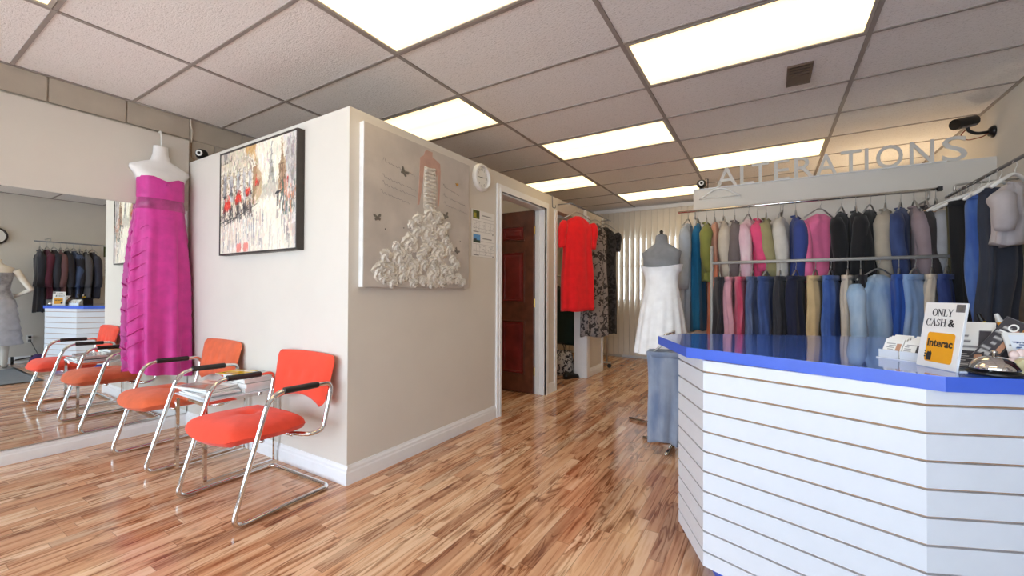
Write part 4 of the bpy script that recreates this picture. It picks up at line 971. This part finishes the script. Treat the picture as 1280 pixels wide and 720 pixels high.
# dress form with white dress, garment stand
DX, DY = -.765, 3.62
dfm = thing('dress_form', 'grey dress form on a chrome pole with flat foot bars', 'mannequin', (DX, DY, 0), -.15)
def oval(w_, t_, z, n=28): return [(w_*math.cos(2*PI*k/n), t_*math.sin(2*PI*k/n), z) for k in range(n)]
MB().loft([oval(.11, .08, .78), oval(.12, .085, .9), oval(.10, .075, 1.08), oval(.105, .078, 1.2), oval(.125, .09, 1.28), oval(.15, .108, 1.325), oval(.15, .10, 1.40), oval(.165, .075, 1.455), oval(.10, .06, 1.50), oval(.052, .05, 1.53), oval(.046, .046, 1.59), oval(.04, .04, 1.6)]).build('torso', make_cloth((128, 128, 130), 'grey_mesh', .12), dfm, True)
MB().lathe([(.03, 1.6), (.012, 1.615), (.016, 1.63), (.002, 1.645)], seg=14).build('neck_cap', 'black', dfm, True)
MB().tube([(0, 0, .02), (0, 0, .8)], .013).build('pole', 'chrome', dfm, True)
MB().tube([(-.29, .02, .014), (.1, 0, .014)], .013, 8).build('foot_bar', 'chrome', dfm, True); MB().tube(rpath([(0, .0, .014), (.08, -.06, .014), (.2, -.26, .014)], .05), .013).build('foot_bar', 'chrome', dfm, True)
MB().tube([(0, 0, .014), (.12, .28, .014)], .013).build('foot_bar', 'chrome', dfm, True)
wd = thing('white_dress', 'short strapless white dress worn by the grey dress form', 'dress', (DX, DY, 0), -.15)
def sk(z):
    q = (1.335-z)/.72; n = 72
    if q < .32: w_, t_ = .162-.03*math.sin(PI*q/.32*.9)+.0, .125-.02*math.sin(PI*q/.32)
    else: w_, t_ = .142+.075*((q-.32)/.68)**.75, .115+.08*((q-.32)/.68)**.75
    return [(w_*math.cos(a)*(1+(.006+.08*max(0, q-.3))*math.sin(15*a+2*q)), t_*math.sin(a)*(1+(.006+.09*max(0, q-.3))*math.sin(15*a+2*q)), z+(.012*math.cos(2*a) if q < .02 else 0)) for a in np.linspace(0, 2*PI, n+1)[:-1]]
MB().loft([sk(z) for z in np.linspace(1.335, .615, 28)], caps=False).build('dress_body', cloth((246, 246, 246)), wd, True)
MB().loft([[(p[0]*1.06, p[1]*1.06, p[2]+.004) for p in sk(z)] for z in (1.335, 1.31, 1.29)], caps=False).build('neckline_band', cloth((240, 240, 240)), wd, True)
gs = thing('garment_stand', 'low chrome garment stand beside the counter end', 'stand', (-.60, 3.08, 0))
MB().tube([(0, .17, .015), (0, .17, .84)], .012).build('pole', 'chrome', gs, True); MB().tube([(0, .17, .83), (0, -.12, .83)], .010).build('arm', 'chrome', gs, True)
MB().tube([(-.22, .17, .014), (.2, .17, .014)], .013).build('foot_bar', 'chrome', gs, True)
MB().tube([(0, .17, .014), (0, -.1, .014)], .013).build('foot_bar', 'chrome', gs, True)
garment('washed_jeans', 'jeans', 'faded blue jeans hanging low beside the blue counter end', 'low hung jeans', -.60, 3.10, .8305, .15, 'trousers', .58, (76, 92, 124), .28, .10, ('wash', (138, 150, 172)), 301, 0)
garment('pale_overalls', 'trousers', 'pale grey blue overalls hanging behind the faded jeans', 'low hung jeans', -.60, 3.0, .8305, .1, 'trousers', .62, (150, 160, 178), .26, .08, ('wash', (104, 120, 150)), 302, 0)

# ------------------------------------------------------------------ things on the counter
CT = .9005
sgn = thing('payment_sign', 'white upright card sign with orange square on the counter', 'sign', (.4145, 1.70, CT), math.atan2(1.641-1.757, .442-.387))
SW, SH = .132, .196                                                 # local x along the sign, faces local -y
tl = Matrix.Rotation(math.radians(-9), 4, 'X')
fr = MB(); fr.box((0, .004, SH/2), (SW, .004, SH)); fr.v = [tuple(tl @ Vector(p)) for p in fr.v]; fr.build('acrylic_panel', 'acrylic', sgn)
fr = MB(); fr.box((0, .055, .002), (SW, .09, .004)); fr.build('acrylic_foot', 'acrylic', sgn)
fr = MB(); fr.box((0, .0010, SH/2), (SW-.004, .0016, SH-.004)); fr.v = [tuple(tl @ Vector(p)) for p in fr.v]; fr.build('card', 'paper', sgn)
RX = (PI/2+math.radians(-9), 0, 0)
def onsign(x, z, d=.0004): return tuple(tl @ Vector((x, -d, z)))
def stroke(p, q, w_): d = Vector(q)-Vector(p); n = Vector((-d.y, d.x)).normalized()*w_/2; return [tuple(Vector(p)+n), tuple(Vector(p)-n), tuple(Vector(q)-n), tuple(Vector(q)+n)]
def bow(cx, cy, rx, ry, a0, a1, tk, tn, n=20):                      # curved stroke, thick at the sides and thin at top and bottom
    out = []; A = np.linspace(math.radians(a0), math.radians(a1), n+1)
    for a, b in zip(A[:-1], A[1:]):
        f = lambda t, s_: (cx+math.cos(t)*(rx-s_*(tn+(tk-tn)*abs(math.cos(t)))), cy+math.sin(t)*(ry-s_*(tn+(tk-tn)*abs(math.cos(t))*.5)))
        out.append([f(a, 0), f(a, 1), f(b, 1), f(b, 0)])
    return out
sf = lambda x, y, w_=.26: stroke((x-w_/2, y), (x+w_/2, y), .05)
GLY = {'O': (.84, bow(.42, .5, .40, .51, 0, 360, .15, .05, 28)),
 'N': (.86, [stroke((.14, 0), (.14, 1), .06), stroke((.12, .97), (.74, .03), .15), stroke((.74, 0), (.74, 1), .06), sf(.14, .025), sf(.10, .975, .22), sf(.74, .975)]),
 'L': (.66, [stroke((.18, 0), (.18, 1), .15), stroke((.1, .03), (.62, .03), .06), stroke((.60, .0), (.63, .26), .05), sf(.18, .975, .32), sf(.12, .025, .2)]),
 'Y': (.82, [stroke((.12, .98), (.42, .46), .15), stroke((.72, .98), (.43, .48), .06), stroke((.42, .5), (.42, 0), .15), sf(.12, .975, .28), sf(.72, .975, .22), sf(.42, .025, .32)]),
 'C': (.78, bow(.42, .5, .40, .51, 42, 318, .15, .05, 22)+[stroke((.71, .98), (.71, .70), .05), stroke((.71, .02), (.71, .24), .05)]),
 'A': (.84, [stroke((.12, 0), (.42, 1), .06), stroke((.40, 1), (.70, 0), .15), stroke((.24, .34), (.58, .34), .05), sf(.12, .025, .22), sf(.71, .025, .28)]),
 'S': (.62, bow(.30, .74, .22, .26, 30, 270, .12, .06, 14)+bow(.30, .27, .25, .27, -150, 90, .13, .06, 14)+[stroke((.52, .98), (.52, .72), .04), stroke((.07, .02), (.07, .28), .04)]),
 'H': (.92, [stroke((.18, 0), (.18, 1), .15), stroke((.70, 0), (.70, 1), .15), stroke((.2, .51), (.7, .51), .05)]+[sf(x, y, .32) for x in (.18, .70) for y in (.025, .975)])}
def serif(word, x, z, hgt):
    m = MB()
    for c in word:
        w_, qs = GLY[c]
        for k_, q_ in enumerate(qs): m.loft([[onsign(x+p_[0]*hgt, z+p_[1]*hgt, d+.00002*(k_ % 3)) for p_ in q_] for d in (.0003, .0007)])
        x += w_*hgt*.98
    m.build('lettering', 'ink', sgn); return x
serif('ONLY', -.037, SH-.041, .0215)
xe = serif('CASH', -.053, SH-.071, .0215)
text('lettering', '&', .03, 'ink', sgn, onsign(xe+.006, SH-.071), RX, align='LEFT', fit=(.019, .0215), offset=.0007)
sq = MB(); n_ = 6; pts = []
for cx, cy, a0 in ((.036, .036, 0), (-.036, .036, PI/2), (-.036, -.036, PI), (.036, -.036, 1.5*PI)):
    for k in range(n_): a = a0+k/(n_-1)*PI/2; pts.append((cx+.008*math.cos(a), cy+.008*math.sin(a)))
sq.loft([[onsign(x+.004, z+.062, d) for x, z in pts] for d in (.0002, .0006)]); osq = sq.build('orange_square', 'orangeprint', sgn)
text('brand_lettering', 'Interac', .024, 'ink', osq, onsign(-.036, .064, .0008), RX, fit=(.080, .023), offset=.0007)
hd = MB()                                                           # small hand mark under the word
hd.loft([[onsign(x, z, d) for x, z in ((-.034, .022), (-.018, .022), (-.017, .044), (-.021, .050), (-.025, .046), (-.030, .048), (-.034, .040))] for d in (.0008, .0012)]); hd.build('hand_mark', 'ink', osq)
for k in range(3): q = MB(); q.loft([[onsign(x, z, d) for x, z in ((-.041, .030+.008*k), (-.036, .030+.008*k), (-.036, .034+.008*k), (-.041, .034+.008*k))] for d in (.0008, .0012)]); q.build('finger_mark', 'ink', osq)
lb_ = MB(); lb_.box((.050, -.0006, SH-.016), (.026, .0008, .022)); lb_.v = [tuple(tl @ Vector(p)) for p in lb_.v]; cst = lb_.build('corner_sticker', 'greyink', sgn)
q = MB(); q.loft([[onsign(.050+.007*math.cos(a), SH-.016+.007*math.sin(a), d) for a in np.linspace(0, 2*PI, 15)[:-1]] for d in (.0011, .0016)]); q.build('sticker_dot', 'pewter', cst)

def card_print(seed, dark=False):
    p = Pic(40, 26, (238, 237, 233) if not dark else (66, 64, 68)); r_ = random.Random(seed)
    for k in range(7): u = r_.uniform(.06, .3); p.rect(u, .1+.11*k, u+r_.uniform(.2, .55), .14+.11*k, (110, 108, 112) if not dark else (190, 186, 182))
    p.rect(.68, .3, .92, .8, r_.choice([(70, 68, 74), (150, 146, 146), (190, 140, 110)])); return p
# business card holder left of the sign: three clear pockets, each with its stack of cards
bh = thing('card_holder', 'clear business card holder full of cards left of the payment sign', 'holder', (.395, 1.875, CT), -.75)
MB().prism([(-.065, -.05), (.065, -.05), (.055, .05), (-.055, .05)], 0, .004).build('holder_base', 'acrylic', bh)
for k in range(2):
    m = MB(); m.span((-.06+.062*k, .03, .004), (-.002+.062*k, .034, .07)); m.span((-.06+.062*k, -.045, .004), (-.002+.062*k, -.042, .03)); m.build('pocket', 'acrylic', bh)
for k in range(2):
    for j in range(5):
        cd = thing('business_card', '%s white business card in the %s pocket of the clear holder' % (('frontmost', 'second', 'middle', 'fourth', 'rearmost')[j], ('left', 'right')[k]), 'card', (0, 0, 0), group='business cards in the clear holder')
        cd.matrix_world = Matrix.Translation((.395, 1.875, CT)) @ Matrix.Rotation(-.75, 4, 'Z') @ Matrix.Translation((-.031+.062*k+random.uniform(-.004, .004), -.028+.011*j, .034+.004*j)) @ Matrix.Rotation(math.radians(62), 4, 'X')
        MB().box((0, 0, 0), (.054, .06, .004)).build('card_stock', 'paper', cd); card_print(k*7+j).mesh('card_print', .053, .058, 'print', cd, (0, 0, .0024))
# pile of flyers behind sign, brochure rack
def flyer(label, loc_, rot, w_, d_, seed, dark=False, th=.004, name='brochure', cat='brochure', group='brochures beside the bell'):
    t = thing(name, label, cat, loc_, group=group, rot=rot)
    MB().box((0, 0, 0), (w_, d_, th)).build('sheet', 'paper' if not dark else 'grey', t); card_print(seed, dark).mesh('sheet_print', w_*.98, d_*.98, 'glossprint', t, (0, 0, th/2+.0004)); return t
RZ = -.35
flyer('white brochure with small print leaning behind the payment sign', (.505, 1.765, CT+.070), (math.radians(48), 0, RZ), .10, .17, 4)
flyer('dark brochure with a white frame leaning low behind the sign', (.487, 1.712, CT+.030), (math.radians(40), 0, RZ), .06, .072, 5, True)
flyer('dark brochure leaning tall at the back of the brochure heap', (.553, 1.845, CT+.060), (math.radians(55), 0, RZ), .13, .125, 6, True)
t = flyer('long grey ribbon box lettered do leaning right of the brochures', (.556, 1.748, CT+.080), (math.radians(56), math.radians(30), RZ), .045, .17, 9, True, .014, 'ribbon_box', 'box', 'packs beside the bell')
text('lettering', 'do', .05, 'white', t, (.015, .015, .0082), (0, 0, PI/2), fit=(.055, .03))
flyer('silver grey brochure leaning behind the bell', (.555, 1.745, CT+.055), (math.radians(50), math.radians(20), RZ), .05, .13, 12, True)
# pen cups and pens
cp = thing('pen_tray', 'black pen tray behind the brochures holding pens', 'tray', (.650, 2.00, CT), -.3)
m = MB(); m.span((-.12, -.06, 0), (.12, .06, .006))
for a, b in (((-.12, -.06), (.12, -.054)), ((-.12, .054), (.12, .06)), ((-.12, -.054), (-.114, .054)), ((.114, -.054), (.12, .054)), ((-.02, -.054), (-.014, .054))): m.span((*a, .006), (*b, .10))
m.build('tray_body', 'black', cp)
for lb, mm, x, dx, nm in (('yellow highlighter standing in the pen tray', 'yellow', -.005, -.05, 'highlighter'), ('orange marker with a white cap in the pen tray', 'orangeprint', .03, -.045, 'marker'), ('black pen in the middle of the tray', 'black', .06, .02, 'pen'), ('grey pen at the back of the tray', 'grey', .08, .03, 'pen')):
    t = thing(nm, lb, 'pen', (0, 0, 0), group='pens in the tray'); t.matrix_world = Matrix.Translation((.650, 2.00, CT+.014)) @ Matrix.Rotation(-.3, 4, 'Z') @ Matrix.Translation((x, .0, 0)) @ Matrix.Rotation(math.atan2(dx, .14), 4, 'Y')
    MB().tube([(0, 0, 0), (0, 0, .12)], .008, 10).build('barrel', mm, t, 40); MB().tube([(0, 0, .12), (0, 0, .125), (0, 0, .148)], [.0085, .0085, .005], 10).build('cap', 'white' if nm == 'marker' else 'black', t, 40)
t = thing('craft_knife', 'orange and white craft knife leaning on the brochures near the right edge', 'knife', (0, 0, 0)); t.matrix_world = Matrix.Translation((.590, 1.775, CT+.078)) @ Matrix.Rotation(.35, 4, 'Z') @ Matrix.Rotation(math.radians(52), 4, 'Y')
MB().box((0, 0, 0), (.012, .016, .09), bev=.003).build('white_sleeve', 'white', t); MB().box((0, 0, .0775), (.014, .018, .065), bev=.003).build('orange_grip', 'orangeprint', t); MB().box((0, 0, .118), (.010, .012, .016), bev=.002).build('end_cap', 'black', t)
fp = flyer('white card with blue lace print standing at the right edge of the photo', (.625, 1.735, CT+.057), (math.radians(68), 0, .30), .12, .115, 21, False, .004, 'lace_card', 'card', None)
p = Pic(44, 56, (236, 240, 246)); r_ = random.Random(2)
for k in range(60): u, v = r_.uniform(.1, .9), r_.uniform(.06, .8); p.line((u, v), (u+r_.uniform(-.1, .1), v+r_.uniform(-.06, .06)), .018, r_.choice([(40, 62, 110), (62, 88, 136), (30, 46, 84)]), .8)
p.mesh('lace_print', .10, .10, 'glossprint', fp, (0, 0, .0034))
tr = thing('tape_roll', 'small roll of clear tape standing beside the bell', 'tape', (.580, 1.662, CT+.024), .3)
m = MB(); m.lathe([(.012, -.008), (.024, -.008), (.024, .008), (.012, .008), (.012, -.008)], seg=24, axis='y'); m.build('tape', 'tape', tr, 40)
sc_ = thing('pink_flower_clip', 'pale pink fabric flower clip in front of the lace card', 'clip', (.578, 1.685, CT+.046), .3)
m = MB()
for k in range(5): a = k*2*PI/5; m.lathe([(.002, -.006), (.011, -.003), (.012, .003), (.002, .007)], (.014*math.cos(a), 0, .014*math.sin(a)), 10, 'y')
m.build('petals', 'pinkish', sc_, True); MB().lathe([(.002, -.010), (.006, -.007), (.006, .004), (.002, .006)], (0, 0, 0), 10, 'y').build('center_bead', 'white', sc_, True)
MB().tube([(0, .004, 0), (0, .012, -.0455)], .003).build('pin', 'steel', sc_)
bl_ = thing('service_bell', 'chrome call bell on a black base at the counter edge', 'bell', (.521, 1.655, CT))
MB().lathe([(.05, 0), (.054, .004), (.054, .008), (.046, .012), (.004, .013)], seg=32).build('bell_base', 'black', bl_, 40)
MB().lathe([(.049, .016), (.050, .018), (.047, .026), (.040, .037), (.028, .046), (.014, .050), (.003, .051)], seg=36).build('bell_dome', 'chrome', bl_, True)
MB().lathe([(.0035, .050), (.0035, .058), (.007, .060), (.007, .064), (.002, .067)], seg=14).build('plunger', 'chrome', bl_, True)
for a in np.linspace(0, 2*PI, 4)[:-1]: MB().tube([(.03*math.cos(a), .03*math.sin(a), .011), (.03*math.cos(a), .03*math.sin(a), .03)], .003).build('bell_post', 'steel', bl_)

# ------------------------------------------------------------------ things on the right-hand side that the mirror shows
mq = thing('standing_mannequin', 'cream standing mannequin with a hand on its hip, seen in the mirror', 'mannequin', (.95, 1.20, 0), PI/2+.25)
def ov(w_, t_, z, dx=0, dy=0, n=24): return [(dx+w_*math.cos(2*PI*k/n), dy+t_*math.sin(2*PI*k/n), z) for k in range(n)]
MB().loft([ov(.14, .10, .86), ov(.165, .115, .95), ov(.115, .085, 1.12), ov(.13, .10, 1.24), ov(.145, .11, 1.30), ov(.15, .095, 1.38), ov(.165, .07, 1.43), ov(.09, .055, 1.465), ov(.05, .048, 1.50), ov(.045, .045, 1.545), ov(.04, .04, 1.55)]).build('torso', 'skin', mq, True)
for s_ in (-1, 1):
    MB().tube([(s_*.17, 0, 1.40), (s_*.21, -.02, 1.32), (s_*.30, .05, 1.16), (s_*.325, .06, 1.125), (s_*.29, .03, 1.10), (s_*.19, -.06, 1.04), (s_*.165, -.085, 1.03)], [.045, .042, .034, .032, .03, .022, .02], 14).build('arm', 'skin', mq, True)
    h = MB()
    for f_ in range(4): h.tube([(s_*.170, -.085, 1.04-.010*f_), (s_*.14, -.105, 1.035-.012*f_), (s_*(.10+.006*f_), -.118, 1.025-.013*f_)], [.009, .008, .005], 8)
    h.tube([(s_*.175, -.075, 1.045), (s_*.155, -.105, 1.06), (s_*.135, -.115, 1.062)], [.009, .008, .005], 8)
    h.tube([(s_*.185, -.068, 1.03), (s_*.165, -.088, 1.022), (s_*.15, -.1, 1.018)], [.02, .022, .016], 10); h.build('hand', 'skin', mq, True)
    MB().tube([(s_*.075, 0, .88), (s_*.08, -.01, .5), (s_*.075, .01, .28), (s_*.075, .0, .06), (s_*.08, -.06, .03)], [.08, .055, .05, .032, .03], 14).build('leg', 'skin', mq, True)
MB().lathe([(.17, 0), (.17, .008), (.03, .012), (.002, .013)], seg=32).build('base_plate', 'steel', mq, 40)
mt = thing('cocktail_dress', 'grey sequined dress with tiered ruffles on the standing mannequin', 'dress', (.95, 1.20, 0), PI/2+.25)
MB().loft([ov(.175, .125, .95), ov(.125, .095, 1.12), ov(.142, .112, 1.24), ov(.158, .122, 1.31), ov(.160, .112, 1.36)], caps=False).build('sequin_top', make_cloth((176, 174, 178), 'sequins', .4, .35), mt, True)
gcl = make_cloth((190, 190, 198), 'ruffle_cloth', .1)
for k in range(6):
    zt = .98-.105*k; MB().loft([[(p[0]*(1+.03*math.sin(14*i_*.26)), p[1]*(1+.03*math.sin(14*i_*.26)), p[2]) for i_, p in enumerate(ov(.172+.012*k+d_, .125+.012*k+d_, z_))] for d_, z_ in ((.0, zt), (.01, zt-.05), (.026, zt-.115))], caps=False).build('ruffle_tier', gcl, mt, True)
MB().tube([(s2*.12, .0, 1.33) for s2 in (1,)]+[(.10, -.03, 1.40), (.08, -.02, 1.455)], .006).build('strap', gcl, mt)
MB().tube([(-.12, .0, 1.33), (-.10, -.03, 1.40), (-.08, -.02, 1.455)], .006).build('strap', gcl, mt)
c2 = thing('wall_clock', 'round wall clock on the right wall, only its edge shows in the mirror', 'clock', (XR, 1.24, 1.92))
MB().lathe([(.13, 0), (.13, -.03), (.115, -.04), (.108, -.03), (.108, -.012), (.001, -.012)], seg=36, axis='x').build('clock_rim', 'darkframe', c2, 40)
MB().lathe([(.107, -.0125), (.107, -.015), (.001, -.015)], seg=36, axis='x').build('clock_face', 'clockface', c2, 40)
for a, L in ((.6, .05), (2.5, .08)): MB().loft([[(x, math.sin(a)*l_+s_*math.cos(a), math.cos(a)*l_-s_*math.sin(a)) for l_, s_ in ((-.01, -.003), (-.01, .003), (L, .002), (L, -.002))] for x in (-.016, -.0175)]).build('hand', 'ink', c2)
p2 = thing('wall_poster', 'narrow framed notice on the right wall beside the rail, seen in the mirror', 'picture', (XR, 2.50, 1.63))
MB().box((-.008, 0, 0), (.016, .19, .53), bev=.003).build('frame', 'white', p2)
p = Pic(24, 60, (232, 230, 222)); p.rect(.08, .62, .92, .96, (72, 84, 44)); p.rect(.2, .7, .6, .9, (130, 130, 70))
for k in range(8): p.rect(.12, .08+.06*k, .85, .10+.06*k, (150, 148, 146), .7)
p.mesh('notice_print', .165, .50, 'print', p2, (-.0168, 0, 0), FACE_MX)
ol = thing('wall_outlet', 'white wall outlet with a black plug on the right wall, seen in the mirror', 'outlet', (XR, 1.60, .36))
MB().box((-.004, 0, 0), (.008, .075, .12), bev=.002).build('cover_plate', 'white', ol)
for z_ in (-.028, .028): box('socket', (-.010, -.017, z_-.017), (-.008, .017, z_+.017), 'grey', ol)
box('plug', (-.034, -.014, .016), (-.010, .014, .042), 'black', ol); MB().tube(rpath([(-.03, 0, .02), (-.05, 0, -.02), (-.03, .06, -.18), (-.02, .12, -.34)], .05), .004, 6).build('cord', 'black', ol, True)
ma = thing('floor_mat', 'dark grey rectangular floor mat in front of the counter, seen in the mirror', 'mat', (.1, .72, 0))
MB().box((0, 0, .004), (1.5, 1.25, .008), bev=.003).build('mat_pile', 'mat', ma)
m = MB()
for s_ in (-1, 1): m.span((s_*.75, -.625, 0), (s_*.775, .625, .007)); m.span((-.775, s_*.625, 0), (.775, s_*.65, .007))
m.build('rubber_edge', 'darkrubber', ma)
tr_ = thing('folded_trolley', 'folded black shopping trolley lying on the floor by the right wall', 'trolley', (1.28, 1.50, 0), .1)
for y in (-.1, .1): MB().lathe([(.02, -.014), (.06, -.014), (.06, .014), (.02, .014)], (0, y, .062), 20, 'y').build('wheel', 'darkrubber', tr_, 40)
MB().tube([(0, -.1, .062), (0, .1, .062)], .008).build('axle', 'steel', tr_)
for y in (-.07, .07): MB().tube(rpath([(0, y, .07), (-.02, y+.2, .10), (.0, y+.42, .11)], .05), .01).build('frame_tube', 'black', tr_, True)
MB().loft([bag_ring(.03, .08, .06), bag_ring(.06, .10, .09), bag_ring(.12, .08, .08), bag_ring(.16, .03, .03)]).build('purple_bundle', 'purple', tr_, True, (0, .16, -.028))

ul = thing('floor_uplighter', 'floor uplighter lamp behind the divider wall, its glow on the ceiling', 'lamp', (1.0, 5.75, 0))
MB().lathe([(.14, 0), (.14, .015), (.03, .03), (.012, .04), (.012, 1.60), (.002, 1.605)], seg=24).build('stem', 'steel', ul, 40)
m = MB(); m.lathe([(.02, 1.60), (.08, 1.64), (.15, 1.74), (.153, 1.74), (.155, 1.735), (.085, 1.632), (.02, 1.59)], seg=28); m.build('lamp_shade', 'steel', ul, True)
MB().lathe([(.02, 1.66), (.045, 1.68), (.045, 1.70), (.02, 1.715), (.002, 1.716)], seg=16).build('bulb', 'bulb', ul, True)
